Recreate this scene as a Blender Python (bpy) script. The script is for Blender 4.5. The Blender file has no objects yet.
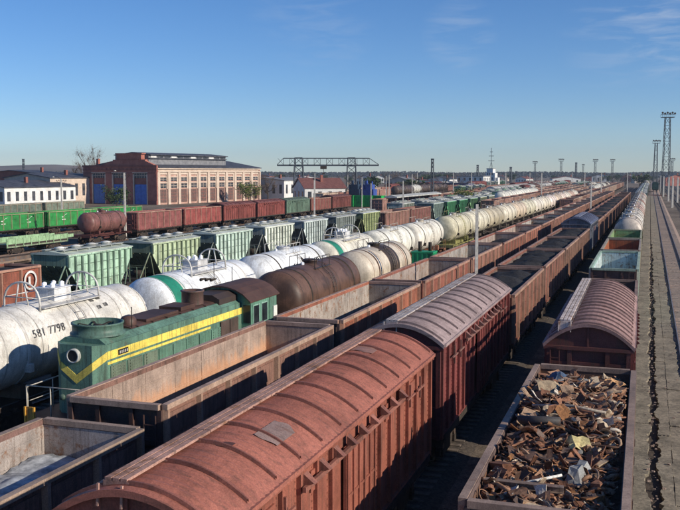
import bpy, math, random
from mathutils import Matrix, Vector, noise
random.seed(7)
PI = math.pi
SC = bpy.context.scene
C = SC.collection

# ------------------------------------------------------------------ camera
CAM_H = 9.7
cam_data = bpy.data.cameras.new('camera')
cam = bpy.data.objects.new('camera', cam_data); C.objects.link(cam)
cam_data.sensor_width = 36.0
cam_data.lens = 900.0 / 680.0 * 36.0
cam_data.clip_start = 0.2; cam_data.clip_end = 20000
_v = Vector((310.0, 83.0, 900.0)).normalized()          # world +Y seen in camera axes (right, up, forward)
_u = Vector((0.0, 900.0, -83.0)).normalized()           # world up
_x = Vector((_v.y*_u.z - _v.z*_u.y, _v.z*_u.x - _v.x*_u.z, _v.x*_u.y - _v.y*_u.x))
if _x.x < 0: _x = -_x
right = Vector((_x[0], _v[0], _u[0])); up = Vector((_x[1], _v[1], _u[1])); fwd = Vector((_x[2], _v[2], _u[2]))
M3 = Matrix((right, up, -fwd)).transposed()
cam.matrix_world = Matrix.Translation((0, 0, CAM_H)) @ M3.to_4x4()
SC.camera = cam
SC.render.resolution_x = 1024; SC.render.resolution_y = 768

# ------------------------------------------------------------------ world, sun, exposure
SUN_EL = math.radians(23.5)
SUN_AZ = math.radians(96.0)                             # clockwise from +Y (along the tracks)
world = bpy.data.worlds.new('World'); SC.world = world
world.use_nodes = True
wt = world.node_tree; wt.nodes.clear()
wo = wt.nodes.new('ShaderNodeOutputWorld'); wb = wt.nodes.new('ShaderNodeBackground')
sky = wt.nodes.new('ShaderNodeTexSky'); sky.sky_type = 'NISHITA'; sky.sun_disc = False
sky.sun_elevation = SUN_EL; sky.sun_rotation = SUN_AZ
sky.altitude = 300; sky.air_density = 0.9; sky.dust_density = 0.05; sky.ozone_density = 3.8
hs = wt.nodes.new('ShaderNodeHueSaturation'); hs.inputs['Saturation'].default_value = 1.15
tc = wt.nodes.new('ShaderNodeTexCoord')
mp = wt.nodes.new('ShaderNodeMapping'); mp.inputs['Scale'].default_value = (7.0, 7.0, 38.0); mp.inputs['Rotation'].default_value = (0.05, 0.30, 0.3)
cn = wt.nodes.new('ShaderNodeTexNoise'); cn.inputs['Scale'].default_value = 2.2; cn.inputs['Detail'].default_value = 9; cn.inputs['Roughness'].default_value = 0.62
cn.inputs['Distortion'].default_value = 0.6
cr = wt.nodes.new('ShaderNodeValToRGB'); cr.color_ramp.elements[0].position = 0.44; cr.color_ramp.elements[1].position = 0.80
cr.color_ramp.elements[1].color = (0.75, 0.75, 0.75, 1)
tint = wt.nodes.new('ShaderNodeMixRGB'); tint.blend_type = 'MULTIPLY'; tint.inputs[0].default_value = 1.0; tint.inputs[2].default_value = (0.82, 0.905, 1.09, 1)
mx = wt.nodes.new('ShaderNodeMixRGB'); mx.inputs['Color2'].default_value = (5.5, 6.0, 6.8, 1)
wt.links.new(tc.outputs['Generated'], mp.inputs['Vector']); wt.links.new(mp.outputs[0], cn.inputs['Vector'])
wt.links.new(cn.outputs['Fac'], cr.inputs['Fac'])
_sum = None       # three small patches of thin cirrus, each round its own direction in the sky
for _d, _c0, _c1, _g in (((0.012, .9875, .157), .9965, .99995, .62), ((-.035, .9895, .138), .9975, .99995, .35), ((-.335, .929, .156), .9978, .99995, .26), ((-.36, .9165, .173), .9978, .99995, .22), ((-.197, .9695, .146), .9990, .99998, .36)):
    dp = wt.nodes.new('ShaderNodeVectorMath'); dp.operation = 'DOT_PRODUCT'; dp.inputs[1].default_value = _d; wt.links.new(tc.outputs['Generated'], dp.inputs[0])
    mr = wt.nodes.new('ShaderNodeMapRange'); mr.interpolation_type = 'SMOOTHSTEP'; mr.inputs['From Min'].default_value = _c0; mr.inputs['From Max'].default_value = _c1; mr.inputs['To Max'].default_value = _g; wt.links.new(dp.outputs['Value'], mr.inputs['Value'])
    if _sum is None: _sum = mr.outputs[0]
    else: ad = wt.nodes.new('ShaderNodeMath'); ad.operation = 'MAXIMUM'; wt.links.new(_sum, ad.inputs[0]); wt.links.new(mr.outputs[0], ad.inputs[1]); _sum = ad.outputs[0]
mu_ = wt.nodes.new('ShaderNodeMath'); mu_.operation = 'MULTIPLY'; wt.links.new(_sum, mu_.inputs[0]); wt.links.new(cr.outputs['Color'], mu_.inputs[1]); wt.links.new(mu_.outputs[0], mx.inputs['Fac'])
wt.links.new(sky.outputs[0], hs.inputs['Color']); wt.links.new(hs.outputs[0], tint.inputs[1]); wt.links.new(tint.outputs[0], mx.inputs['Color1'])
wt.links.new(mx.outputs[0], wb.inputs['Color']); wt.links.new(wb.outputs[0], wo.inputs[0])
wb.inputs['Strength'].default_value = 0.104
sd = bpy.data.lights.new('sun', 'SUN'); sd.energy = 5.0; sd.angle = math.radians(0.5); sd.color = (1.0, 0.91, 0.77)
sun = bpy.data.objects.new('sun', sd); C.objects.link(sun)
sdir = Vector((math.sin(SUN_AZ)*math.cos(SUN_EL), math.cos(SUN_AZ)*math.cos(SUN_EL), math.sin(SUN_EL)))
sun.rotation_euler = sdir.to_track_quat('Z', 'Y').to_euler(); sun.location = (60, -20, 60)
SC.view_settings.view_transform = 'Standard'; SC.view_settings.look = 'None'
SC.view_settings.exposure = 0.08; SC.view_settings.gamma = 1.0; SC.view_settings.use_curve_mapping = False
SC.render.engine = 'CYCLES'

# ------------------------------------------------------------------ materials
def nd(t, kind, **kw):
    n = t.nodes.new(kind)
    for k, v in kw.items():
        if k in n.inputs: n.inputs[k].default_value = v
        else: setattr(n, k, v)
    return n
def new_mat(name):
    m = bpy.data.materials.new(name); m.use_nodes = True
    t = m.node_tree; t.nodes.clear()
    o = nd(t, 'ShaderNodeOutputMaterial'); b = nd(t, 'ShaderNodeBsdfPrincipled')
    t.links.new(b.outputs[0], o.inputs[0])
    return m, t, b
def ramp(t, src, stops):
    r = nd(t, 'ShaderNodeValToRGB'); e = r.color_ramp.elements
    while len(e) < len(stops): e.new(0.5)
    for i, (p, c) in enumerate(stops):
        e[i].position = p; e[i].color = (c, c, c, 1) if isinstance(c, (int, float)) else (*c, 1)
    t.links.new(src, r.inputs['Fac']); return r.outputs['Color']
def mix(t, mode, fac, a, b):
    m = nd(t, 'ShaderNodeMixRGB', blend_type=mode)
    for s, i in ((fac, 0), (a, 1), (b, 2)):
        if hasattr(s, 'is_linked'): t.links.new(s, m.inputs[i])
        else: m.inputs[i].default_value = s if not isinstance(s, tuple) else (*s, 1)[:4]
    return m.outputs[0]
def coords(t, scale=(1, 1, 1), rnd=True):
    c = nd(t, 'ShaderNodeTexCoord'); src = c.outputs['Object']
    if rnd:
        oi = nd(t, 'ShaderNodeObjectInfo'); mu = nd(t, 'ShaderNodeMath', operation='MULTIPLY'); mu.inputs[1].default_value = 91.0
        t.links.new(oi.outputs['Random'], mu.inputs[0])
        ad = nd(t, 'ShaderNodeVectorMath', operation='ADD'); t.links.new(src, ad.inputs[0]); t.links.new(mu.outputs[0], ad.inputs[1]); src = ad.outputs[0]
    mpn = nd(t, 'ShaderNodeMapping'); mpn.inputs['Scale'].default_value = scale
    t.links.new(src, mpn.inputs['Vector']); return mpn.outputs[0]
def noi(t, vec, scale, detail=6, rough=0.6, dist=0.0):
    n = nd(t, 'ShaderNodeTexNoise'); n.inputs['Scale'].default_value = scale; n.inputs['Detail'].default_value = detail
    n.inputs['Roughness'].default_value = rough; n.inputs['Distortion'].default_value = dist
    t.links.new(vec, n.inputs['Vector']); return n.outputs['Fac']
def bump(t, b, h, strength=0.3, dist=0.02):
    bn = nd(t, 'ShaderNodeBump'); bn.inputs['Strength'].default_value = strength; bn.inputs['Distance'].default_value = dist
    t.links.new(h, bn.inputs['Height']); t.links.new(bn.outputs[0], b.inputs['Normal'])

def painted(name, rust=0.5, streak=0.5, rough=0.62, col=None, rustcol=(0.14, 0.055, 0.03), dirt=(0.06, 0.045, 0.035), big=0.9, axis=2, patch=0.0, dust=None, tide=None):
    """weathered paint; base colour is the object's own colour unless col is given"""
    m, t, b = new_mat(name)
    if col is None: base = nd(t, 'ShaderNodeObjectInfo').outputs['Color']
    else:
        r = nd(t, 'ShaderNodeRGB'); r.outputs[0].default_value = (*col, 1); base = r.outputs[0]
    if dust: base = mix(t, 'MIX', dust[0], base, dust[1])
    v = coords(t)
    n1 = noi(t, v, big, 7, 0.65)
    c = mix(t, 'MULTIPLY', 1.0, base, ramp(t, n1, [(0.28, 0.50), (0.52, 1.0), (0.72, 1.28)]))
    sc = [9.0, 9.0, 9.0]; sc[axis] = 0.55
    n2 = noi(t, coords(t, tuple(sc)), 1.0, 5, 0.6)
    c = mix(t, 'MIX', ramp(t, n2, [(0.50, 0.0), (0.70, streak)]), c, dirt)
    n3 = noi(t, v, 2.7, 10, 0.72, 0.4)
    c = mix(t, 'MIX', ramp(t, n3, [(0.66 - 0.16*rust, 0.0), (0.74 - 0.10*rust, min(1, rust*1.3))]), c, rustcol)
    n4 = noi(t, v, 34.0, 4, 0.7)
    c = mix(t, 'MULTIPLY', 1.0, c, ramp(t, n4, [(0.3, 0.66), (0.7, 1.28)]))
    if tide:      # ragged rusty tide line left on the lower walls
        sp = nd(t, 'ShaderNodeSeparateXYZ'); t.links.new(nd(t, 'ShaderNodeTexCoord').outputs['Object'], sp.inputs[0])
        ma = nd(t, 'ShaderNodeMath', operation='MULTIPLY_ADD'); t.links.new(noi(t, coords(t, (1, 1.6, .5)), 1.3, 8, .7), ma.inputs[0]); ma.inputs[1].default_value = 1.6; ma.inputs[2].default_value = 0.0
        sb = nd(t, 'ShaderNodeMath', operation='SUBTRACT'); t.links.new(ma.outputs[0], sb.inputs[0]); zz = nd(t, 'ShaderNodeMath', operation='SUBTRACT'); t.links.new(sp.outputs[2], zz.inputs[0]); zz.inputs[1].default_value = tide[0]
        t.links.new(zz.outputs[0], sb.inputs[1])
        c = mix(t, 'MIX', ramp(t, sb.outputs[0], [(0.25, 0.0), (0.62, tide[2])]), c, tide[1])
    if patch > 0:
        n5 = noi(t, v, 0.55, 3, 0.5)
        c = mix(t, 'MIX', ramp(t, n5, [(0.55, 0.0), (0.60, patch)]), c, dirt)
    t.links.new(c, b.inputs['Base Color'])
    b.inputs['Roughness'].default_value = rough
    b.inputs['Specular IOR Level'].default_value = 0.3
    bump(t, b, n3, 0.25, 0.02)
    return m
def simple(name, col, var=0.3, scale=6.0, rough=0.8, metal=0.0, bmp=0.3, detail=6, col2=None, lo=0.35, hi=0.65):
    m, t, b = new_mat(name); v = coords(t)
    n = noi(t, v, scale, detail, 0.65)
    if col2 is None: col2 = tuple(min(1, x*(1+var)) for x in col); a = tuple(x*(1-var) for x in col)
    else: a = col
    t.links.new(ramp(t, n, [(lo, a), (hi, col2)]), b.inputs['Base Color'])
    b.inputs['Roughness'].default_value = rough; b.inputs['Metallic'].default_value = metal; b.inputs['Specular IOR Level'].default_value = 0.3
    bump(t, b, n, bmp, 0.03); return m

MP = painted('weathered_paint', 0.55, 0.7)
MPR = painted('roof_paint', 0.48, 0.5, big=0.6, axis=0)
MPOST = painted('dusty_post_paint', 0.25, 0.35, dust=(0.42, (0.52, 0.36, 0.26)))
MRIB = painted('sooty_rib_paint', 0.3, 0.3, dust=(0.68, (0.03, 0.05, 0.04)))
MRIM = painted('dusty_sunlit_rim', 0.45, 0.3, dust=(0.5, (0.46, 0.33, 0.24)))  # paler tone holds both dust and the sunlight on the rim tops
MTI = painted('rust_tide_lining', 0.5, 0.6, 0.75, rustcol=(0.21, 0.10, 0.05), dirt=(0.12, 0.09, 0.07), tide=(2.62, (0.66, 0.30, 0.13), 0.45))
MSEAM = painted('grimy_shaded_seam', 0.4, 0.4, dust=(0.45, (0.05, 0.03, 0.028)))  # darker tone holds both grime and the shadow line along each roof seam
MIN = painted('worn_lining', 0.85, 0.65, 0.75, rustcol=(0.21, 0.10, 0.05), dirt=(0.10, 0.07, 0.05))
MTK = painted('tank_paint', 0.20, 0.42, 0.45, dirt=(0.27, 0.21, 0.16), rustcol=(0.2, 0.11, 0.07))
MTO = painted('oily_tank_paint', 0.6, 0.5, 0.5, dirt=(0.035, 0.022, 0.018), rustcol=(0.09, 0.045, 0.03), patch=0.5)
MLO = painted('loco_paint', 0.36, 0.8, 0.5, dirt=(0.05, 0.06, 0.045))
MCL = painted('clean_paint', 0.12, 0.25, 0.55)
MUN = simple('underframe_grime', (0.020, 0.016, 0.013), col2=(0.060, 0.045, 0.035), scale=5, rough=0.85)
MWH = simple('wheel_steel', (0.05, 0.035, 0.028), col2=(0.13, 0.09, 0.07), scale=7, rough=0.6)
MRA = simple('rail_steel', (0.10, 0.06, 0.045), col2=(0.22, 0.15, 0.11), scale=9, rough=0.45)
MRT = simple('polished_rail', (0.20, 0.16, 0.14), col2=(0.38, 0.33, 0.30), scale=3, rough=0.42, metal=0.4, bmp=0)
MCO = simple('coal', (0.008, 0.008, 0.009), col2=(0.050, 0.046, 0.044), scale=16, rough=0.75, bmp=1.0, detail=10, lo=0.4, hi=0.68)
MGL = simple('dark_glass', (0.02, 0.025, 0.03), var=0.4, scale=2, rough=0.12, bmp=0)
MPO = simple('pole_concrete', (0.50, 0.47, 0.42), var=0.22, scale=4, rough=0.85)
MLM = simple('lattice_steel', (0.05, 0.06, 0.075), var=0.3, scale=3, rough=0.6)
MBK = simple('black_rubber', (0.012, 0.012, 0.012), var=0.3, rough=0.7)
MLMP = simple('lamp_glass', (0.7, 0.7, 0.66), var=0.1, rough=0.15, bmp=0)
MBARK = simple('bark', (0.08, 0.06, 0.045), var=0.35, scale=8)

# ------------------------------------------------------------------ mesh collector
class MB:
    def __init__(s): s.v = []; s.f = []; s.m = []; s.sm = []
    def add(s, vs, fs, mi=0, smooth=False):
        n = len(s.v); s.v += [tuple(p) for p in vs]
        for f in fs: s.f.append([i+n for i in f]); s.m.append(mi); s.sm.append(smooth)
    def box(s, x0, x1, y0, y1, z0, z1, mi=0):
        s.add([(x0,y0,z0),(x1,y0,z0),(x1,y1,z0),(x0,y1,z0),(x0,y0,z1),(x1,y0,z1),(x1,y1,z1),(x0,y1,z1)],
              [(0,3,2,1),(4,5,6,7),(0,1,5,4),(1,2,6,5),(2,3,7,6),(3,0,4,7)], mi)
    def bar(s, a, b, w=0.06, h=None, mi=0):
        a = Vector(a); b = Vector(b); d = (b-a)
        if d.length < 1e-6: return
        d.normalize(); h = h or w
        u = d.cross(Vector((0,0,1)));
        if u.length < 0.01: u = Vector((1,0,0))
        u.normalize(); w2 = u.cross(d)
        o = [u*w/2+w2*h/2, -u*w/2+w2*h/2, -u*w/2-w2*h/2, u*w/2-w2*h/2]
        s.add([a+k for k in o]+[b+k for k in o], [(0,1,2,3),(7,6,5,4),(0,4,5,1),(1,5,6,2),(2,6,7,3),(3,7,4,0)], mi)
    def tube(s, pts, r, n=8, mi=0, caps=True, closed=False):
        P = [Vector(p) for p in pts]; rr = r if isinstance(r, (list, tuple)) else [r]*len(P)
        vs = []; fs = []; prev = None
        for i, p in enumerate(P):
            d = (P[(i+1) % len(P) if closed else min(i+1, len(P)-1)] - P[i-1 if closed or i > 0 else 0])
            d.normalize()
            if prev is None:
                u = d.cross(Vector((0,0,1)))
                if u.length < 0.05: u = d.cross(Vector((0,1,0)))
            else: u = prev - d*prev.dot(d)
            u.normalize(); prev = u; w = d.cross(u)
            for k in range(n):
                a = 2*PI*k/n; vs.append(p + (u*math.cos(a)+w*math.sin(a))*rr[i])
        m = len(P)
        for i in range(m if closed else m-1):
            j = (i+1) % m
            for k in range(n): fs.append((i*n+k, i*n+(k+1)%n, j*n+(k+1)%n, j*n+k))
        if caps and not closed: fs += [tuple(range(n-1,-1,-1)), tuple((m-1)*n+k for k in range(n))]
        s.add(vs, fs, mi, True)
    def lathe(s, prof, origin, axis='z', n=24, mi=0, cap=True):
        """prof: list of (r, t) ; revolved round the axis through origin"""
        O = Vector(origin); vs = []; fs = []
        for r, tt in prof:
            for k in range(n):
                a = 2*PI*k/n; c, q = r*math.cos(a), r*math.sin(a)
                vs.append(O + {'z': Vector((c,q,tt)), 'y': Vector((q,tt,c)), 'x': Vector((tt,c,q))}[axis])
        for i in range(len(prof)-1):
            for k in range(n): fs.append((i*n+k, i*n+(k+1)%n, (i+1)*n+(k+1)%n, (i+1)*n+k))
        s.add(vs, fs, mi, True)
        for i, fl in ((0, 1), (len(prof)-1, 0)):
            if cap and prof[i][0] > 1e-3:
                f = [i*n+k for k in range(n)]; s.add([vs[q] for q in f], [tuple(range(n))[::-1] if fl else tuple(range(n))], mi)
    def prism(s, poly, a0, a1, axis='y', mi=0):
        """poly of 2-D points extruded from a0 to a1 along axis"""
        n = len(poly)
        def P(p, a): return {'y': (p[0], a, p[1]), 'x': (a, p[0], p[1]), 'z': (p[0], p[1], a)}[axis]
        vs = [P(p, a0) for p in poly]+[P(p, a1) for p in poly]
        fs = [tuple(range(n)), tuple(range(2*n-1, n-1, -1))]+[(i, n+i, n+(i+1)%n, (i+1)%n) for i in range(n)]
        s.add(vs, fs, mi)
    def sheet(s, xs, ys, zf, mi=0, smooth=True):
        vs = [(x, y, zf(x, y)) for y in ys for x in xs]; w = len(xs)
        s.add(vs, [(j*w+i, j*w+i+1, (j+1)*w+i+1, (j+1)*w+i) for j in range(len(ys)-1) for i in range(w-1)], mi, smooth)
    def build(s, name, mats, parent=None, loc=None, col=None, rotz=None):
        me = bpy.data.meshes.new(name); me.from_pydata(s.v, [], s.f)
        for mt in (mats if isinstance(mats, (list, tuple)) else [mats]): me.materials.append(mt)
        me.polygons.foreach_set('material_index', s.m); me.polygons.foreach_set('use_smooth', s.sm)
        me.update()
        o = bpy.data.objects.new(name, me); C.objects.link(o)
        if parent is not None: o.parent = parent
        if loc is not None: o.location = loc
        if rotz is not None: o.rotation_euler = (0, 0, rotz)
        if col is not None: o.color = (*col, 1)
        return o
def tag(o, label=None, cat=None, group=None, kind=None):
    if label: o['label'] = label
    if cat: o['category'] = cat
    if group: o['group'] = group
    if kind: o['kind'] = kind
    return o
def empty(name, loc=(0,0,0), rz=0):
    o = bpy.data.objects.new(name, None); C.objects.link(o); o.location = loc; o.rotation_euler = (0,0,rz); o.empty_display_size = 0.5
    return o
KIDS = {}
def reg(parent, o): KIDS.setdefault(parent.name, []).append(o); return o
def copy_tree(o, parent=None, cols=None):
    c = o.copy(); C.objects.link(c)
    if parent is not None: c.parent = parent; reg(parent, c)
    base = c.name.split('.')[0]
    if cols and base in cols: c.color = (*cols[base], 1)
    for ch in KIDS.get(o.name, []): copy_tree(ch, c, cols)
    return c
PROTO = {}
def instance(key, maker, loc, rz, cols, label, cat, group):
    """first call builds the thing with its parts, later calls copy it"""
    if key not in PROTO:
        o = maker(); PROTO[key] = o
        for ch in all_kids(o):
            b = ch.name.split('.')[0]
            if b in cols: ch.color = (*cols[b], 1)
    else: o = copy_tree(PROTO[key], None, cols)
    o.location = loc; o.rotation_euler = (0, 0, rz)
    if o.type == 'MESH' and 'body' in cols: o.color = (*cols['body'], 1)
    for k in ('label','category','group'):
        if k in o: del o[k]
    return tag(o, label, cat, group)
def all_kids(o):
    r = []
    for ch in KIDS.get(o.name, []): r.append(ch); r += all_kids(ch)
    return r
def part(mb, name, mats, root, loc=None): return reg(root, mb.build(name, mats, root, loc))

# ------------------------------------------------------------------ track layout (centre lines, metres; Y runs along the yard)
def lerp_pts(p, y):
    if y <= p[0][0]: return p[0][1]
    for (a, xa), (b, xb) in zip(p, p[1:]):
        if y <= b: return xa + (xb-xa)*(y-a)/(b-a)
    return p[-1][1]
TR = {
 'right': [(0, 2.55), (100, 2.6), (300, 2.5), (900, 3.0)],
 'A': [(10, -1.68), (30, -1.78), (60, -2.02), (100, -2.12), (300, -2.1), (600, -1.5)],
 'B': [(0, -7.42), (60, -7.5), (110, -7.25), (160, -7.0), (300, -6.6), (600, -6.2)],
 'C': [(0, -12.95), (60, -12.85), (160, -12.6), (300, -11.8), (600, -11)],
 'D': [(0, -18.1), (70, -18.0), (160, -17.4), (600, -16)],
 'E': [(0, -23.0), (70, -22.8), (110, -22.3), (220, -20.9), (600, -20)],
 'F': [(0, -38.2), (120, -37.6), (200, -36.5), (600, -34)],
 'G': [(0, -70.5), (200, -71), (600, -66)],
 'H': [(0, -89.5), (600, -86)],
}
for nm, x0, x1 in (('K1', -28.6, -25), ('K2', -33.6, -29.5), ('K3', -43.4, -38.5), ('K4', -48.6, -43), ('K5', -53.8, -47.5), ('K6', -59, -52), ('K7', -64.4, -56.5),
                   ('R2', 8.6, 9.5), ('R3', 13.8, 14.5), ('R4', 19, 19.5), ('I', -116, -110), ('J', -103, -99)):
    TR[nm] = [(0, x0), (600, x1)]
def tx(k, y): return lerp_pts(TR[k], y)
def place(k, yc, L):
    x0, x1 = tx(k, yc-L*0.35), tx(k, yc+L*0.35)
    return (tx(k, yc), yc, 0.0), -math.atan2(x1-x0, L*0.7)

# ------------------------------------------------------------------ rolling stock
MESHES = {}
def shared(key, name, mats, root, loc, fill):
    if key not in MESHES:
        mb = MB(); fill(mb); o = mb.build(name, mats); MESHES[key] = o.data
    else: o = bpy.data.objects.new(name, MESHES[key]); C.objects.link(o)
    o.parent = root; o.location = loc
    return reg(root, o)
def fill_wheelset(mb):
    for sx in (-1, 1):
        mb.lathe([(0.1, -0.07), (0.2, -0.07), (0.36, -0.03), (0.40, -0.065), (0.475, -0.065), (0.475, 0.05), (0.505, 0.055), (0.505, 0.08), (0.40, 0.075), (0.36, 0.03), (0.1, 0.07)], (sx*0.79, 0, 0), 'x', 20)
        mb.lathe([(0.12, -0.12), (0.13, 0.12)], (sx*1.06, 0, 0), 'x', 10)
    mb.tube([(-1.1, 0, 0), (1.1, 0, 0)], 0.08, 8)
def fill_bogie(mb):
    for sx in (-1, 1):
        x0, x1 = sorted((sx*0.96, sx*1.12))
        mb.prism([(-1.25,.42),(-1.25,.60),(-.95,.66),(-.5,.88),(.5,.88),(.95,.66),(1.25,.60),(1.25,.42),(.75,.42),(.42,.30),(-.42,.30),(-.75,.42)], x0, x1, 'x')
        for k in (-.22, 0, .22): mb.tube([(sx*1.04+0.0, k, .38), (sx*1.04, k, .80)], .085, 8)
        for k in (-.925, .925): mb.box(*sorted((sx*1.02, sx*1.20)), k-.14, k+.14, .36, .60)
        mb.box(*sorted((sx*0.55, sx*0.62)), -1.4, 1.4, .32, .40)
    mb.box(-1.0, 1.0, -.2, .2, .55, .85); mb.box(-.9, .9, -1.32, -1.25, .3, .4); mb.box(-.9, .9, 1.25, 1.32, .3, .4)
def bogie(root, y, lod=0):
    b = shared('bogie', 'bogie', MUN, root, (0, y, 0), fill_bogie)
    for k in (-.925, .925): shared('wheelset', 'wheelset', MWH, b, (0, k, .675), fill_wheelset)
def fill_coupler(mb):      # points to +y from its root
    mb.box(-.09, .09, -.5, .35, .98, 1.14); mb.prism([(-.2,.3),(.16,.3),(.22,.44),(.1,.62),(.04,.5),(-.12,.46),(-.2,.66),(-.3,.60)], .9, 1.22, 'z')
    mb.tube([(.28, .0, 1.0), (.3, .2, .75), (.16, .45, .66)], .03, 6); mb.bar((.3, -.1, 1.2), (1.2, -.1, 1.25), .035)
def coupler(root, y, s):
    c = shared('coupler', 'coupler', MUN, root, (0, y, 0), fill_coupler)
    if s < 0: c.rotation_euler = (0, 0, PI)
def fill_frame(L, W=3.0, flaps=True):
    def f(mb):
        h = L/2
        mb.box(-.28, .28, -h, h, .98, 1.36)
        for k in (-1, 1):
            mb.box(-W/2+.12, W/2-.12, k*h-.12, k*h+.12, 1.02, 1.38)
            mb.box(*sorted((k*(W/2-.16), k*(W/2-.04))), -h, h, 1.18, 1.38)
            mb.box(-W/2+.15, W/2-.15, k*(h-2.2)-.15, k*(h-2.2)+.15, 1.0, 1.36)
            mb.bar((k*.25, -h+2.4, 1.0), (k*.9, h-3.2, .86), .05)
        n = 6
        for i in range(n):
            y = -h+3.4+(L-6.8)*i/(n-1); mb.box(-W/2+.15, W/2-.15, y-.06, y+.06, 1.08, 1.34)
        if flaps:
            for sx in (-1, 1):
                for i in range(7):
                    y0 = -h+.3+(L-.6)*i/7; y1 = y0+(L-.6)/7-.12
                    mb.add([(sx*1.1,y0,1.02),(sx*1.1,y1,1.02),(sx*1.46,y1,1.30),(sx*1.46,y0,1.30),(sx*1.13,y0,.97),(sx*1.13,y1,.97),(sx*1.50,y1,1.26),(sx*1.50,y0,1.26)],
                           [(0,1,2,3),(7,6,5,4),(0,4,5,1),(1,5,6,2),(2,6,7,3),(3,7,4,0)])
                    mb.bar((sx*1.52,(y0+y1)/2,1.42),(sx*1.45,(y0+y1)/2,1.12),.07,.1)
        mb.tube([(.6,-.7,.82),(.6,.5,.82)], .2, 12); mb.tube([(-.7,-.3,.8),(-.7,.3,.8)], .16, 10); mb.box(-.5,.5,1.0,1.4,.7,1.0)
    return f

def side_grid(mb, x, s, L, z0, z1, n, proud=.14, ribs=True, chord=.16, mi=0, bulge=True):
    """outer wall at x facing s, posts, chords and pressed panels"""
    h = L/2
    mb.box(*sorted((x, x-s*.05)), -h, h, z0, z1-.005)
    mb.box(*sorted((x+s*.002, x+s*(proud*.8))), -h, h, z0, z0+.12)
    for i in range(n+1):
        y = -h+.07+(L-.14)*i/n; w = .085
        mb.prism([(x+s*.001, y-w), (x+s*proud, y-w*.6), (x+s*proud, y+w*.6), (x+s*.001, y+w)], z0+.10, z1-chord*.75-.002, 'z', 1)
        if bulge and i < n:
            y0 = y+w+.12; y1 = y+(L-.14)/n-w-.12; H = (z1-chord-z0-.14)
            for k in range(3):
                za = z0+.17+H*k/3; zb = za+H/3-.14
                mb.box(*sorted((x+s*.001, x+s*.035)), y0, y1, za, zb)

def make_gondola(L=12.7, W=3.0, top=3.8, n=7, lod=0, floor=1.42, lin=None):
    def mk():
        root = empty('gondola_wagon'); hx = W/2-.12; h = L/2
        for s in (-1, 1):
            mb = MB(); side_grid(mb, s*hx, s, L, 1.34, top, n, bulge=(lod < 2))
            if lod == 0:
                for k in range(n):
                    y = -h+.07+(L-.14)*(k+.5)/n; mb.box(*sorted((s*(hx+.12), s*(hx+.16))), y-.06, y+.06, 1.38, 1.6)
            o = part(mb, 'side_wall', [MP, MPOST], root)
            mb = MB(); x = s*hx; mb.box(*sorted((x-s*.03, x+s*.135)), -h, h, top-.12, top+.02)
            rr = random.Random(int(L*10+s))
            part(mb, 'top_rail', MRIM, root)
        for s in (-1, 1):
            mb = MB(); mb.box(-hx, hx, s*(h+.0)-.025, s*h+.025, 1.34, top-.006)
            m2 = MB(); m2.box(-hx+.062, hx-.062, *sorted((s*(h-.05), s*(h+.13))), top-.12, top+.024); part(m2, 'top_rail', MRIM, root)
            for z in (1.45, 2.1, 2.75): mb.box(-hx-.02, hx+.02, *sorted((s*(h+.026), s*(h+.12))), z, z+.13)
            for x in (-hx+.05, -.5, .5, hx-.05): mb.box(x-.06, x+.06, *sorted((s*(h+.026), s*(h+.10))), 1.34, top-.125)
            if lod < 2:
                sx = -s
                lx = sx*(hx-.12)
                for q in (0, .34): mb.bar((lx-sx*q, s*(h+.17), 1.5), (lx-sx*q, s*(h+.17), top-.25), .03)
                for i in range(6): z = 1.6+i*.34; mb.bar((lx, s*(h+.17), z), (lx-sx*.34, s*(h+.17), z), .025)
            part(mb, 'end_wall', MP, root)
        mb = MB(); e = .056; i_ = hx-e; j = h-.031; t0 = top-.14
        mb.add([(-i_,-j,floor),(i_,-j,floor),(i_,j,floor),(-i_,j,floor),(-i_,-j,t0),(i_,-j,t0),(i_,j,t0),(-i_,j,t0)], [(0,1,2,3),(1,0,4,5),(3,2,6,7),(2,1,5,6),(0,3,7,4)])
        if lod < 2:
            for s in (-1, 1):
                for k in range(4): z = floor+.28+k*(t0-floor)/4.3; mb.box(*sorted((s*i_*.9995, s*(i_-.018))), -j+.05, j-.05, z, z+.05)
                for k in range(n+1): y = -j+.07+(2*j-.14)*k/n; mb.box(*sorted((s*i_*.9993, s*(i_-.012))), y-.035, y+.035, floor+.02, t0-.02)
            for k in range(14): y = -j+.4+(2*j-.8)*k/13; mb.box(-i_+.1, i_-.1, y-.02, y+.02, floor+.001, floor+.02)
        part(mb, 'lining', lin or MIN, root)
        shared(('frame', L, W), 'underframe', MUN, root, (0,0,0), fill_frame(L, W))
        for s in (-1, 1): bogie(root, s*(L/2-2.0)); coupler(root, s*(L/2), s)
        return root
    return mk

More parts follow.
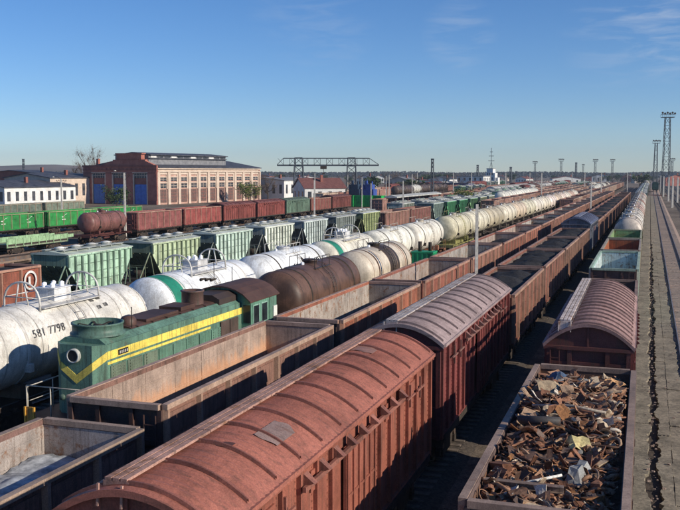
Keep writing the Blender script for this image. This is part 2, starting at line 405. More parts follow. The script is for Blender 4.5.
def arch(W2, eave, crown, n=16):
    return [(-W2+2*W2*i/n, eave+(crown-eave)*(1-((-1+2*i/n)**2))**0.97) for i in range(n+1)]
def make_boxcar(L=14.0, W=3.1, eave=4.3, crown=4.98, walk=(-.33, .33), pitch=1.16, style='door', lod=0):
    def mk():
        root = empty('boxcar'); h = L/2; hx = W/2-.14; base = 1.28
        for s in (-1, 1):
            mb = MB(); x = s*hx
            mb.box(*sorted((x, x-s*.05)), -h, h, base, eave)
            mb.box(*sorted((x+s*.002, x+s*.08)), -h, h, base, base+.14)
            n = 16; dw = 1.15
            for i in range(n+1):
                y = -h+.06+(L-.12)*i/n
                if abs(y) < dw: continue
                w = .06; mb.prism([(x+s*.001, y-w), (x+s*.09, y-w), (x+s*.09, y+w), (x+s*.001, y+w)], base+.15, eave-.16, 'z')
                if lod == 0:
                    for z in range(20): zz = base+.3+z*.135; mb.box(*sorted((x+s*.001, x+s*.012)), y+.12, y+.145, zz, zz+.035); mb.box(*sorted((x+s*.001, x+s*.012)), y-.145, y-.12, zz, zz+.035)
            mb.box(*sorted((x+s*.002, x+s*.10)), -h, h, eave-.155, eave-.03)
            for k in range(2):       # shutters in the upper side panels
                for sg in (-1, 1):
                    y = sg*(2.6+k*2.4); mb.box(*sorted((x+s*.001, x+s*.04)), y-.32, y+.32, eave-.75, eave-.33)
            part(mb, 'side_wall', MP, root)
            mb = MB()                 # sliding door, its rail and wedge brackets
            mb.box(*sorted((x+s*.06, x+s*.13)), -1.05, 1.05, base+.1, eave-.42)
            for i in range(6): y = -1.0+2.0*i/5; mb.box(*sorted((x+s*.131, x+s*.17)), y-.04, y+.04, base+.12, eave-.44)
            for z in (base+.5, base+1.5): mb.box(*sorted((x+s*.131, x+s*.155)), -1.0, 1.0, z, z+.06)
            dr = part(mb, 'door', MP, root)
            mb = MB(); mb.box(*sorted((x+s*.13, x+s*.20)), -3.6, 3.6, eave-.50, eave-.40)
            for i in range(9):
                y = -3.4+6.8*i/8; mb.add([(x+s*.092,y-.05,eave-.2),(x+s*.092,y+.16,eave-.2),(x+s*.30,y-.05,eave-.36),(x+s*.30,y+.16,eave-.40),(x+s*.092,y-.05,eave-.46),(x+s*.092,y+.16,eave-.46)],
                                       [(0,1,3,2),(2,3,5,4),(0,2,4),(1,5,3),(0,4,5,1)])
            for sg in (-1, 1):
                for yy in (4.4, 5.5): mb.bar((x+s*.14, sg*(yy-.4), eave-.62), (x+s*.14, sg*(yy+.4), eave-.62), .05); mb.bar((x+s*.12, sg*yy, eave-.9), (x+s*.12, sg*yy, eave-.3), .05)
            part(mb, 'door_rail', MP, root)
        prof = arch(W/2, eave, crown)
        for s in (-1, 1):
            mb = MB(); y0, y1 = sorted((s*h-.0, s*h-s*.06))
            pr_ = [(-hx, base)]+[(max(-hx, min(hx, p[0])), p[1]-.03) for p in prof]+[(hx, base)]
            mb.prism(pr_, y0, y1, 'y')
            ya = s*(h+.001); yb = s*(h+.08)
            mb.box(-hx-.12, hx+.12, *sorted((ya, s*(h+.11))), eave-.16, eave-.04)
            for x in (-hx+.06, -.62, .62, hx-.06): mb.box(x-.07, x+.07, *sorted((ya, yb)), base, eave-.165)
            for z in (base+.02, base+.95, base+1.9): mb.box(-hx, hx, *sorted((ya, s*(h+.06))), z, z+.10)
            for x in (-.02, ): mb.box(x-.03, x+.03, *sorted((ya, s*(h+.05))), eave-.03, crown-.12)
            mb.bar((-.95, s*(h+.13), 1.4), (-.95, s*(h+.13), eave-.2), .03); mb.bar((-1.25, s*(h+.13), 1.4), (-1.25, s*(h+.13), eave-.2), .03)
            for i in range(7): mb.bar((-.95, s*(h+.13), 1.6+i*.36), (-1.25, s*(h+.13), 1.6+i*.36), .025)
            part(mb, 'end_wall', MP, root)
        mb = MB(); yr = h+.07
        ys = []; y = -yr
        vs = []; fs = []; n = len(prof)
        step = pitch/6.0; m = int(round(2*yr/step)); step = 2*yr/m
        for j in range(m*2+1):        # fine corrugation of the roof sheets
            yy = -yr+j*step/2; dz = .028 if j % 2 else 0.0
            for (px, pz) in prof: vs.append((px, yy, pz+dz))
        fs = [(j*n+i, j*n+i+1, (j+1)*n+i+1, (j+1)*n+i) for j in range(m*2) for i in range(n-1)]
        if lod >= 2:
            vs = [(px, yy, pz) for yy in (-yr, yr) for px, pz in prof]; fs = [(i, i+1, n+i+1, n+i) for i in range(n-1)]
        mb.add(vs, fs, 0, False)
        k = int(L/pitch)
        for i in range(k+1):          # raised seams
            yy = -k*pitch/2+i*pitch; q = prof[1:]; q[-1] = ((q[-1][0]+q[-2][0])/2, (q[-1][1]+q[-2][1])/2)
            a = [(p[0], p[1]+.10) for p in q]; b = [(p[0], p[1]) for p in q]
            for c in range(len(q)-1):
                (x0,z0),(x1,z1) = q[c], q[c+1]; t = .075
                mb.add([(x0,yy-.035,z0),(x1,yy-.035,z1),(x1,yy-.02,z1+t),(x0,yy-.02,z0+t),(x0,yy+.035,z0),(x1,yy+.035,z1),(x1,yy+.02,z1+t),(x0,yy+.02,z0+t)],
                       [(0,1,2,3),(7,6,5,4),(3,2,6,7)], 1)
        for sg in (-1, 1):
            mb.box(*sorted((sg*(W/2-.06), sg*(W/2+.03))), -yr, yr, eave-.06, eave+.03)
            pe = [(p[0]*1.0, p[1]+.015) for p in prof]+[(p[0]*.985, p[1]-.10) for p in reversed(prof)]
            mb.prism(pe, *sorted((sg*yr, sg*(yr+.05))), 'y')
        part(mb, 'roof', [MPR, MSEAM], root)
        mb = MB(); w0, w1 = walk; zc = crown+.05; nb = 3
        for b in range(nb):
            xa = w0+(w1-w0)*b/nb+.015; xb = w0+(w1-w0)*(b+1)/nb-.015
            nn = 5
            for q in range(nn): mb.box(xa, xb, -h+.1+(L-.2)*q/nn+.01, -h+.1+(L-.2)*(q+1)/nn-.01, zc+(q%2)*.004, zc+.045+(q%2)*.004)
        for i in range(k+1):
            yy = -k*pitch/2+i*pitch; mb.box(w0-.02, w1+.02, yy-.03, yy+.03, crown-.25, zc-.002)
        for s in (-1, 1):
            for x in (w0, w1): mb.bar((x, s*(h+.05), zc), (x, s*(h+.08), crown-.3), .035)
        part(mb, 'roof_walkway', MIN, root)
        shared(('frame', L-.4, W, 0), 'underframe', MUN, root, (0,0,0), fill_frame(L-.4, W, False))
        for s in (-1, 1): bogie(root, s*(L/2-2.2)); coupler(root, s*(L/2-.1), s)
        return root
    return mk

def make_tank(L=10.8, r=1.5, zc=3.1, lod=0, style='plain', bands=(), name='tank_wagon'):
    def mk():
        root = empty(name); h = L/2
        dome = [(0.0, -h), (r*.45, -h+.05), (r*.78, -h+.2), (r*.93, -h+.38), (r, -h+.62)]
        prof = dome + [(r, k) for k in (-h*.5, 0, h*.5)] + [(a, -b) for a, b in reversed(dome)]
        mb = MB(); mb.lathe(prof, (0, 0, zc), 'y', 40 if lod < 2 else 20)
        part(mb, 'barrel', MTO if style == 'oily' else MTK, root)
        mb = MB()
        for y in (-h+.7, -h*.5, -h*.17, h*.17, h*.5, h-.7):
            mb.lathe([(r-.01, y-.025), (r+.018, y-.02), (r+.018, y+.02), (r-.01, y+.025)], (0, 0, zc), 'y', 40, 0, False)
        part(mb, 'weld_seam', MTO if style == 'oily' else MTK, root)
        for y in (-h+1.9, h-1.9):
            mb = MB(); mb.lathe([(r-.01, y-.07), (r+.03, y-.06), (r+.03, y+.06), (r-.01, y+.07)], (0, 0, zc), 'y', 40, 0, False)
            for s in (-1, 1): mb.box(*sorted((s*(r-.15), s*(r+.1))), y-.12, y+.12, zc-.75, zc-.45)
            part(mb, 'strap', MUN if style != 'gas' else MTK, root)
        for (y0, y1, colr) in bands:
            mb = MB(); rr = lambda y: r if y > -h+.62 else None
            q = [(r+.006, y0), (r+.010, y0+.01), (r+.010, y1-.01), (r+.006, y1)]
            mb.lathe(q, (0, 0, zc), 'y', 48, 0, False); b = part(mb, 'colour_band', MCL, root); b.color = (*colr, 1); b['label'] = 'green warning stripe painted round the barrel'
        top = zc+r
        mb = MB()
        if style == 'gas':
            mb.box(-.45, .45, -.55, .55, top-.06, top+.42); mb.box(-.5, .5, -.6, .6, top+.42, top+.46)
            vs_ = [(-.2,-.3),(.2,-.3),(-.2,.3),(.2,.3)]
        else:
            mb.lathe([(.42, -.12), (.42, .12), (.46, .12), (.46, .17), (.3, .23), (.05, .25)], (0, 0, top), 'z', 20)
            vs_ = [(0, 1.0), (0, -1.1)]
            for a in range(6): mb.bar((.44*math.cos(a), .44*math.sin(a), top+.17), (.56*math.cos(a), .56*math.sin(a), top+.28), .05)
        ht_ = part(mb, 'hatch', MTO if style == 'oily' else MTK, root)
        zv = top+.46 if style == 'gas' else top-.05
        for x, y in vs_: mb = MB(); mb.lathe([(.1, 0), (.1, .16), (.03, .2)], (x, y, zv), 'z', 8); part(mb, 'valve', MTK, ht_)
        mb = MB()
        if style == 'gas':
            for y in (-1.95, 1.95):
                p = []
                for i in range(13):
                    a = PI*i/12; p.append((-.85*math.cos(a), y, top-.30+.0+1.15*math.sin(a)**.6))
                mb.tube(p, .042, 7)
                mb.tube([(-.30, y, top-.05), (-.12, y, top+.84)], .035, 6); mb.tube([(.30, y, top-.05), (.12, y, top+.84)], .035, 6)
                mb.tube([(-.8, y, top+.25), (.8, y, top+.25)], .025, 6)
            for x in (-.83, .83): mb.tube([(x, -1.95, top+.25), (x, 1.95, top+.25)], .022, 6)
            mb.box(-1.0, -.55, -1.9, 1.9, top-.16, top-.12); mb.box(.55, 1.0, -1.9, 1.9, top-.16, top-.12)
        else:
            for x in (-.75, .75):
                for y in (-1.2, 0, 1.2): mb.bar((x, y, top-.25), (x, y, top+.42), .03)
                mb.bar((x, -1.2, top+.42), (x, 1.2, top+.42), .03)
                mb.box(*sorted((x-.28, x+.1)), -1.3, 1.3, top-.22, top-.18)
        part(mb, 'guard_rail', MTK, root)
        mb = MB()
        for s in (-1, 1):
            x = s*(r+.05)
            for yy in (-.22, .22):
                mb.tube([(s*.8, yy, top-.05)]+[(s*(r+.09)*math.sin(a), yy, zc+(r+.09)*math.cos(a)) for a in (.6, .9, 1.2, 1.57)]+[(s*(r+.05), yy, 1.5)], .022, 6)
            for i in range(11):
                z = 1.6+i*.25; a = math.acos(max(-1, min(1, (z-zc)/(r+.09)))) if z > zc else PI/2
                xx = s*(r+.09)*math.sin(a); mb.tube([(xx, -.22, z), (xx, .22, z)], .018, 5)
        part(mb, 'ladder', MTK, root)
        if style == 'plain_frame':
            pass
        mb = MB(); hh = h+.55
        mb.box(-.3, .3, -hh, hh, .98, 1.36)
        for k in (-1, 1):
            mb.box(-1.45, 1.45, k*hh-.12, k*hh+.12, 1.05, 1.36); mb.box(-1.5, 1.5, *sorted((k*(hh-.9), k*(hh-.13))), 1.362, 1.40)
            mb.box(-1.2, 1.2, k*(h-1.9)-.2, k*(h-1.9)+.2, 1.362, 1.85)
            for x in (-1.4, 1.4):
                mb.bar((x, k*(hh-.05), 1.4), (x, k*(hh-.05), 2.3), .035); mb.bar((x, k*(hh-.85), 1.4), (x, k*(hh-.85), 2.3), .035); mb.bar((x, k*(hh-.05), 2.3), (x, k*(hh-.85), 2.3), .035)
            mb.bar((-1.4, k*(hh-.05), 2.3), (-.5, k*(hh-.05), 2.3), .03)
            for x in (-1.42, 1.42): mb.box(x-.05, x+.05, -hh, hh, 1.2, 1.36)
        mb.tube([(.6,-.7,.82),(.6,.5,.82)], .2, 12); mb.tube([(0,0,zc-r-.25),(0,0,zc-r+.1)], .2, 10)
        part(mb, 'underframe', MP, root)
        for s in (-1, 1): bogie(root, s*(h-1.4)); coupler(root, s*(h+.55), s)
        return root
    return mk

def make_hopper(lod=0):
    def mk():
        root = empty('hopper_wagon'); T = 4.15; L = 7.7; h = L/2; W = 1.5; b = 1.55; fl = 4.85
        prof = [(-h, T), (-h, T-.75), (-h+1.45, b), (h-1.45, b), (h, T-.75), (h, T)]
        for s in (-1, 1):
            mb = MB(); mb.prism(prof, *sorted((s*(W-.12), s*(W-.17))), 'x')
            for i in range(11):
                y = -h+.06+(L-.12)*i/10; zb = b if abs(y) < h-1.45 else b+(T-.75-b)*(abs(y)-(h-1.45))/1.45
                mb.box(*sorted((s*(W-.119), s*W)), y-.075, y+.075, zb, T-.10, 1)
            for z in (T-.10, ): mb.box(*sorted((s*(W-.119), s*(W+.01))), -h, h, z, T)
            mb.box(*sorted((s*(W-.119), s*(W-.03))), -h+1.4, h-1.4, b-.08, b+.08)
            for z in (2.2, 2.8, 3.4): mb.box(*sorted((s*(W-.119), s*(W-.09))), -h+1.0, h-1.0, z, z+.04, 1)
            part(mb, 'side_wall', [MP, MRIB], root)
        for s in (-1, 1):
            mb = MB()
            mb.add([(-W+.17, s*h, T), (W-.17, s*h, T), (W-.17, s*h, T-.75), (-W+.17, s*h, T-.75), (-W+.17, s*(h-1.9), 1.6), (W-.17, s*(h-1.9), 1.6)], [(0,1,2,3),(3,2,5,4)])
            for x in (-.9, -.3, .3, .9): mb.bar((x, s*(h+.03), T-.78), (x, s*(h-1.85), 1.6), .05)
            for x in (-1.2, 1.2):
                mb.bar((x, s*(h+.02), T-.7), (x*.6, s*(fl-.15), 1.36), .09); mb.bar((x, s*(h+.02), T-.7), (x, s*(h-.6), 1.36), .07)
            mb.bar((-1.2, s*(h+.4), 2.3), (1.2, s*(h+.4), 2.3), .05)
            for x in (-1.3, 1.3): mb.bar((x, s*(fl-.1), 1.36), (x, s*(fl-.1), 2.5), .04)
            mb.bar((-1.3, s*(fl-.1), 2.5), (1.3, s*(fl-.1), 2.5), .04)
            part(mb, 'end_wall', MP, root)
        mb = MB()
        mb.prism([(-W-.03, T), (-W-.03, T+.06), (0, T+.26), (W+.03, T+.06), (W+.03, T)], -h-.1, h+.1, 'y')
        part(mb, 'roof', MPR, root)
        for i in range(4):
            def f(m_): m_.lathe([(.33, 0), (.33, .14), (.38, .14), (.38, .2), (.1, .27), (.0, .28)], (0, 0, 0), 'z', 14); m_.bar((-.45, 0, .18), (.45, 0, .18), .06)
            shared('hopper_hatch', 'hatch', MPR, root, (0, -h+1.1+i*(L-2.2)/3, T+.22), f)
        mb = MB()
        for s in (-1, 1): mb.box(*sorted((s*.5, s*.9)), -h+.2, h-.2, T+.27, T+.31)
        for i in range(6):
            y = -h+.4+(L-.8)*i/5; mb.box(-.9, .9, y-.03, y+.03, T+.10, T+.265)
        part(mb, 'roof_walkway', MPR, root)
        mb = MB()
        mb.box(-.3, .3, -fl, fl, .98, 1.36)
        for k in (-1, 1):
            mb.box(-1.4, 1.4, k*fl-.12, k*fl+.12, 1.05, 1.36); mb.box(-1.45, 1.45, *sorted((k*(fl-1.7), k*(fl-.13))), 1.362, 1.40)
            mb.box(*sorted((k*1.32, k*1.44)), -fl, fl, 1.16, 1.36)
            mb.prism([(-1.0, 1.36), (-.35, .6), (.35, .6), (1.0, 1.36)], k*1.2-.5, k*1.2+.5, 'y')
            mb.tube([(-.5, k*(fl-1.0), 1.75), (.5, k*(fl-1.0), 1.75)], .28, 12)
        part(mb, 'underframe', MUN, root)
        for s in (-1, 1): bogie(root, s*3.35); coupler(root, s*fl, s)
        return root
    return mk

def make_flat(L=12.8):
    def mk():
        root = empty('flat_wagon'); h = L/2
        mb = MB(); mb.box(-1.4, 1.4, -h, h, 1.30, 1.40)
        for k in (-1, 1):
            mb.box(*sorted((k*1.3, k*1.42)), -h, h, 1.0, 1.298)
        part(mb, 'deck', MP, root)
        for s in (-1, 1):
            mb = MB()
            mb.box(*sorted((s*1.36, s*1.41)), -h, h, 1.401, 2.0)
            for i in range(9): y = -h+.1+(L-.2)*i/8; mb.box(*sorted((s*1.411, s*1.49)), y-.05, y+.05, 1.0, 2.05)
            for i in range(4): y = -h+1+i*3.3; mb.box(*sorted((s*1.411, s*1.44)), y, y+1.8, 1.5, 1.9)
            part(mb, 'drop_side', MP, root)
        shared(('frame', L-.2, 3.0, 0), 'underframe', MUN, root, (0,0,0), fill_frame(L-.2, 3.0, False))
        for s in (-1, 1): bogie(root, s*(h-2.2)); coupler(root, s*h, s)
        return root
    return mk

def make_loco():
    root = empty('diesel_locomotive')
    GR = (0.12, 0.225, 0.17); DG = (0.05, 0.17, 0.13); BR = (0.085, 0.045, 0.035); YE = (0.85, 0.66, 0.13)
    def P(mb, name, mat, col, par=root):
        o = mb.build(name, mat, par); o.color = (*col, 1); return reg(par, o)
    w = 0.98; y0 = -7.2; y1 = 3.7; top = 3.92; ch = .36
    e2 = .30; poly = [(-w+ch, y0), (w-ch, y0), (w, y0+ch), (w, y1), (-w, y1), (-w, y0+ch)]
    mb = MB(); mb.prism(poly, 1.55, top, 'z'); mb.prism([(-w+.03, top-.01), (-w+.30, top+.17), (w-.30, top+.17), (w-.03, top-.01)], y0+ch, y1, 'y'); hood = P(mb, 'hood', MLO, GR)
    mb = MB()
    n = 10; rp = [(-.62+1.24*i/n, top+.165+.11*(1-((-1+2*i/n)**2))**.6) for i in range(n+1)]
    mb.prism(rp, y0+2.5, y1, 'y')
    for i in range(8): yy = y0+2.9+i*1.05; mb.box(-.66, .66, yy-.03, yy+.03, top+.165, top+.22)
    mb.box(-.55, .55, -3.6, -1.2, top+.24, top+.34); mb.box(-.5, .5, -.9, .3, top+.24, top+.40)
    P(mb, 'hood_roof', MPR, BR)
    for s in (1, -1):                                  # doors and louvres along both sides
        for i in range(9):
            a = y0+ch+.12+i*1.06; mb = MB()
            mb.box(*sorted((s*(w+.002), s*(w+.035))), a+.04, a+.98, 1.75, 3.16)
            if i in (0, 1, 2, 5, 7):
                for k in range(12): z = 1.95+k*.105; mb.box(*sorted((s*(w+.036), s*(w+.055))), a+.16, a+.86, z, z+.045)
            o = P(mb, 'engine_door', MLO, (.15, .19, .14) if i < 3 else GR if i % 3 else (0.11, 0.22, 0.16))
            m2 = MB(); m2.box(*sorted((s*(w+.036), s*(w+.08))), a+.88, a+.92, 2.4, 2.6); P(m2, 'handle', MUN, (0.1,)*3, o)
    mb = MB()                                          # yellow band: along the sides, V across the nose
    zt, zb = 3.68, 3.40
    e = .014
    for s in (1, -1):
        mb.box(*sorted((s*(w+.001), s*(w+e))), y0+ch+.01, y1, zb, zt)
        mb.box(*sorted((s*(w+.001), s*(w+e))), y0+ch+.01, y1-3.0, zb-.17, zb-.08)
        q = [(s*(w+.0), y0+ch), (s*(w-ch), y0)]
        o = Vector((s*.7071, -.7071, 0))*e
        A = Vector((q[0][0], q[0][1], 0)); B = Vector((q[1][0], q[1][1], 0))
        mb.add([A+o+Vector((0,0,zb)), B+o+Vector((0,0,zb-.34)), B+o+Vector((0,0,zt-.34)), A+o+Vector((0,0,zt)),
                A+Vector((0,0,zb)), B+Vector((0,0,zb-.34)), B+Vector((0,0,zt-.34)), A+Vector((0,0,zt))], [(0,1,2,3),(0,4,5,1),(3,2,6,7)])
        mb.add([(s*(w-ch), y0-e, zb-.34), (0, y0-e, zb-.80), (0, y0-e, zt-.78), (s*(w-ch), y0-e, zt-.34), (s*(w-ch), y0, zb-.34), (0, y0, zb-.80), (0, y0, zt-.78), (s*(w-ch), y0, zt-.34)], [(0,1,2,3),(0,4,5,1),(3,2,6,7)])
    P(mb, 'yellow_stripe', MLO, YE)
    mb = MB(); mb.box(w+e, w+e+.02, y0+1.0, y0+1.62, 3.45, 3.63)
    for k in range(5): mb.box(w+e+.021, w+e+.028, y0+1.06+k*.11, y0+1.12+k*.11, 3.49, 3.59, 1)
    P(mb, 'number_plate', [MBK, MPO], (0.1,)*3)
    # searchlight on the nose
    mb = MB(); c = (-.05, y0, 3.56)
    mb.lathe([(.185, -.11), (.195, -.14), (.24, -.14), (.245, -.02), (.245, 0)], c, 'y', 28, 0, False); hl = P(mb, 'headlight', MLO, (0.62, 0.62, 0.58))
    mb = MB(); mb.lathe([(0.0, -.10), (.19, -.125)], c, 'y', 24); P(mb, 'reflector', MGL, (0.02,)*3, hl)
    mb = MB(); mb.lathe([(0.0, -.12), (.02, -.115), (.03, -.10)], c, 'y', 12); P(mb, 'bulb', MLMP, (0.7,)*3, hl)
    for x in (-.72, .72):
        mb = MB(); mb.lathe([(.0, -.08), (.09, -.08), (.11, 0)], (x*.8, y0, 2.1), 'y', 12); P(mb, 'marker_lamp', MCL, (0.10, 0.16, 0.13))
    # fan cowl, domes, exhaust
    mb = MB(); mb.lathe([(.94, 0), (.94, .07), (.87, .09), (.87, .35), (.90, .37), (.90, .42), (.82, .42), (.80, .20), (.0, .18)], (0, -5.9, top+.17), 'z', 40); fc = P(mb, 'fan_cowl', MLO, (0.09, 0.16, 0.125))
    mb = MB()
    for k in range(8): a = PI*k/4; mb.bar((0, -5.9, top+.40), (.78*math.cos(a), -5.9+.78*math.sin(a), top+.48), .09, .015)
    mb.lathe([(.16, .20), (.16, .32), (.0, .34)], (0, -5.9, top+.17), 'z', 12); P(mb, 'fan', MUN, (.03,)*3, fc)
    mb = MB(); mb.lathe([(.30, 0), (.30, .18), (.22, .30), (.0, .34)], (.15, -4.2, top+.22), 'z', 18); P(mb, 'roof_dome', MLO, BR)
    mb = MB(); mb.lathe([(.46, 0), (.46, .50), (.50, .52), (.50, .58), (.40, .58), (.38, .35), (0, .34)], (0, 1.0, top+.26), 'z', 24); P(mb, 'exhaust_stack', MLO, (0.12, 0.07, 0.06))
    mb = MB(); mb.tube([(.55, -4.6, top+.1), (.55, -4.6, top+.95)], .022, 6); mb.tube([(-.3, 3.6, 4.85), (-.3, 3.6, 5.7)], .02, 6); mb.tube([(.35, 4.1, 4.8), (.35, 4.1, 5.45)], .018, 6); P(mb, 'antenna', MUN, (.03,)*3)
    for k in range(3):
        mb = MB(); mb.tube([(-.5+k*.25, 3.2, 4.98), (-.5+k*.25, 2.7, 4.98)], [.03, .07], 8); P(mb, 'horn', MUN, (.03,)*3)
    # cab
    cw = 1.45; c0, c1 = 3.7, 6.6; ce = 3.98; n = 8
    mb = MB(); mb.prism([(-.8, top+.1), (-.8, top+.34), (-.45, top+.52), (.45, top+.52), (.8, top+.34), (.8, top+.1)], 1.9, c0, 'y'); P(mb, 'raised_roof', MPR, (0.05,.035,.03))
    mb = MB(); mb.box(w+.036, w+.075, 1.55, 2.35, 1.7, 3.36); mb.box(w+.036, w+.09, 2.4, 3.2, 1.7, 3.36); P(mb, 'side_door', MLO, (0.10, 0.07, 0.06))
    ap = [(-cw+2*cw*i/n, ce+.66*(1-((-1+2*i/n)**2))**.8) for i in range(n+1)]
    mb = MB(); mb.prism([(-cw, 1.55)]+[(p[0], p[1]-.04) for p in ap]+[(cw, 1.55)], c0, c1, 'y'); cab = P(mb, 'cab', MLO, (0.13,.28,.20))
    mb = MB(); mb.prism([(p[0]*1.05, p[1]) for p in ap]+[(p[0]*1.05, p[1]-.06) for p in reversed(ap)], c0-.22, c1+.2, 'y'); P(mb, 'cab_roof', MPR, BR)
    mb = MB()
    for s in (1, -1): mb.box(*sorted((s*(cw+.001), s*(cw+.012))), c0, c1, 2.35, 2.62)
    P(mb, 'yellow_stripe', MLO, YE)
    for s in (1, -1):
        for (a, b) in ((c0+.25, c0+.85), (c0+1.15, c0+1.75)):
            mb = MB(); x = s*(cw+.002); x2 = s*(cw+.03)
            for (ya, yb, za, zb_) in ((a-.06, b+.06, 2.84, 2.9), (a-.06, b+.06, 3.72, 3.78), (a-.06, a, 2.9, 3.72), (b, b+.06, 2.9, 3.72)): mb.box(*sorted((x, x2)), ya, yb, za, zb_)
            wn = P(mb, 'window', MLO, (0.30, 0.50, 0.40)); mb = MB(); mb.box(*sorted((x, s*(cw+.012))), a, b, 2.9, 3.72); P(mb, 'pane', MGL, (0.02,)*3, wn)
        mb = MB(); mb.box(*sorted((s*(cw+.002), s*(cw+.04))), c1-.85, c1-.15, 1.6, 3.9); P(mb, 'cab_door', MLO, GR)
        mb = MB(); mb.box(*sorted((s*(cw+.05), s*(cw+.10))), c1-.55, c1-.15, 2.9, 3.45); P(mb, 'white_notice_board', MCL, (0.75, 0.75, 0.70)) if s > 0 else None
    for x in (-1.25, 1.25):
        mb = MB(); mb.box(x-.17, x+.17, c0-.02, c0-.002, 3.0, 3.8); P(mb, 'front_window', MGL, (0.02,)*3)
    # running board, rails, steps, underframe
    mb = MB(); mb.box(-1.5, 1.5, -8.0, 7.2, 1.40, 1.549); mb.box(-1.48, 1.48, -7.9, 7.1, 1.1, 1.40)
    mb.box(-.9, .9, -2.2, 2.4, .45, 1.09)
    for s in (-1, 1): mb.box(-1.45, 1.45, *sorted((s*7.6, s*8.0) if s < 0 else (6.8, 7.2)), .75, 1.10)
    P(mb, 'underframe', MLO, (0.10, 0.035, 0.03))
    mb = MB()
    for s in (1, -1):
        pts = [-7.9+i*1.35 for i in range(9)]
        for yy in pts: mb.tube([(s*1.45, yy, 1.5), (s*1.45, yy, 2.55)], .022, 6)
        mb.tube([(s*1.45, pts[0], 2.55), (s*1.45, pts[-1], 2.55)], .022, 6); mb.tube([(s*1.45, pts[0], 2.05), (s*1.45, pts[-1], 2.05)], .016, 6)
    for x in (-1.45, -.5, .5, 1.45): mb.tube([(x, -7.95, 1.5), (x, -7.95, 2.6)], .022, 6)
    mb.tube([(-1.45, -7.95, 2.6), (1.45, -7.95, 2.6)], .022, 6)
    P(mb, 'handrail', MCL, (0.45, 0.42, 0.36))
    for x in (-1.28, 1.28):
        mb = MB()
        for q in (-.17, .17): mb.box(x+q-.03, x+q+.03, -8.08, -8.0, .35, 1.9)
        for z in (.45, .85, 1.25): mb.box(x-.14, x+.14, -8.25, -8.0, z, z+.05)
        mb.box(x-.12, x+.12, -8.045, -8.01, .5, 1.9)
        P(mb, 'boarding_steps', MLO, (0.75, 0.38, 0.06))
    for s in (-1, 1):
        mb = MB(); b = mb
        for k in (-1.85, 0, 1.85): b.lathe([(.1,-.07),(.42,-.07),(.525,-.065),(.525,.05),(.1,.07)], (.79, k, .0), 'x', 20); b.lathe([(.1,-.07),(.525,-.05),(.525,.065),(.42,.07),(.1,.07)], (-.79, k, .0), 'x', 20); b.tube([(-1.1,k,0),(1.1,k,0)], .09, 8)
        for q in (-1, 1): b.prism([(-2.4,-.15),(-2.4,.2),(2.4,.2),(2.4,-.15),(.9,-.2),(-.9,-.2)], *sorted((q*.95, q*1.15)), 'x')
        o = P(mb, 'bogie', MUN, (.03,)*3); o.location = (0, s*4.6-.4, .72)
    coupler(root, -8.0, -1); coupler(root, 7.2, 1)
    return root

def heap(L, W, base, hmax, seed, humps=3, mat=MCO, name='coal_load'):
    rnd = random.Random(seed); hs_ = [(-L/2+L*(i+.5)/humps+rnd.uniform(-.4,.4), rnd.uniform(.7, 1.0)) for i in range(humps)]
    def z(x, y):
        v = 0
        for c, a in hs_: v = max(v, a*max(0, 1-abs(y-c)/(L/humps*.62))**.8*(1-(x/(W/2))**2*.65))
        n = noise.noise(Vector((x*1.3, y*1.3, seed)))*.12+noise.noise(Vector((x*5, y*5, seed)))*.05+noise.noise(Vector((x*14, y*14, seed)))*.03
        edge = 1.0
        return base+hmax*v+n*edge
    mb = MB(); nx = 22; ny = 90
    mb.sheet([-W/2+W*i/nx for i in range(nx+1)], [-L/2+L*j/ny for j in range(ny+1)], z)
    # closed below so that it is a body with depth
    mb.box(-W/2+.02, W/2-.02, -L/2+.02, L/2-.02, 1.47, base-.25)
    return mb.build(name, mat)

# scrap -------------------------------------------------------
def scrap_mat(name, stops):
    m, t, b = new_mat(name)
    g = nd(t, 'ShaderNodeNewGeometry'); r = nd(t, 'ShaderNodeValToRGB'); r.color_ramp.interpolation = 'CONSTANT'; e = r.color_ramp.elements
    while len(e) < len(stops): e.new(.5)
    for i, (p, c) in enumerate(stops): e[i].position = p; e[i].color = (*c, 1)
    t.links.new(g.outputs['Random Per Island'], r.inputs['Fac'])
    v = coords(t, rnd=False); n = noi(t, v, 5, 8, .7); n2 = noi(t, v, 30, 4, .7)
    c = mix(t, 'MULTIPLY', 1.0, r.outputs['Color'], ramp(t, n2, [(.3, .6), (.7, 1.35)]))
    c = mix(t, 'MIX', ramp(t, n, [(.50, 0), (.62, .75)]), c, (0.10, 0.05, 0.03))
    t.links.new(c, b.inputs['Base Color']); b.inputs['Roughness'].default_value = .75; b.inputs['Specular IOR Level'].default_value = .15
    bump(t, b, n, .4, .02); return m
MSC = scrap_mat('scrap_metal', [(0, (.17,.08,.05)), (.16, (.26,.125,.075)), (.34, (.10,.058,.042)), (.44, (.36,.20,.12)), (.58, (.20,.14,.11)), (.68, (.42,.28,.18)), (.80, (.09,.065,.055)), (.85, (.52,.41,.29)), (.91, (.30,.14,.06)), (.96, (.60,.53,.44)), (.985, (.20,.20,.20))])
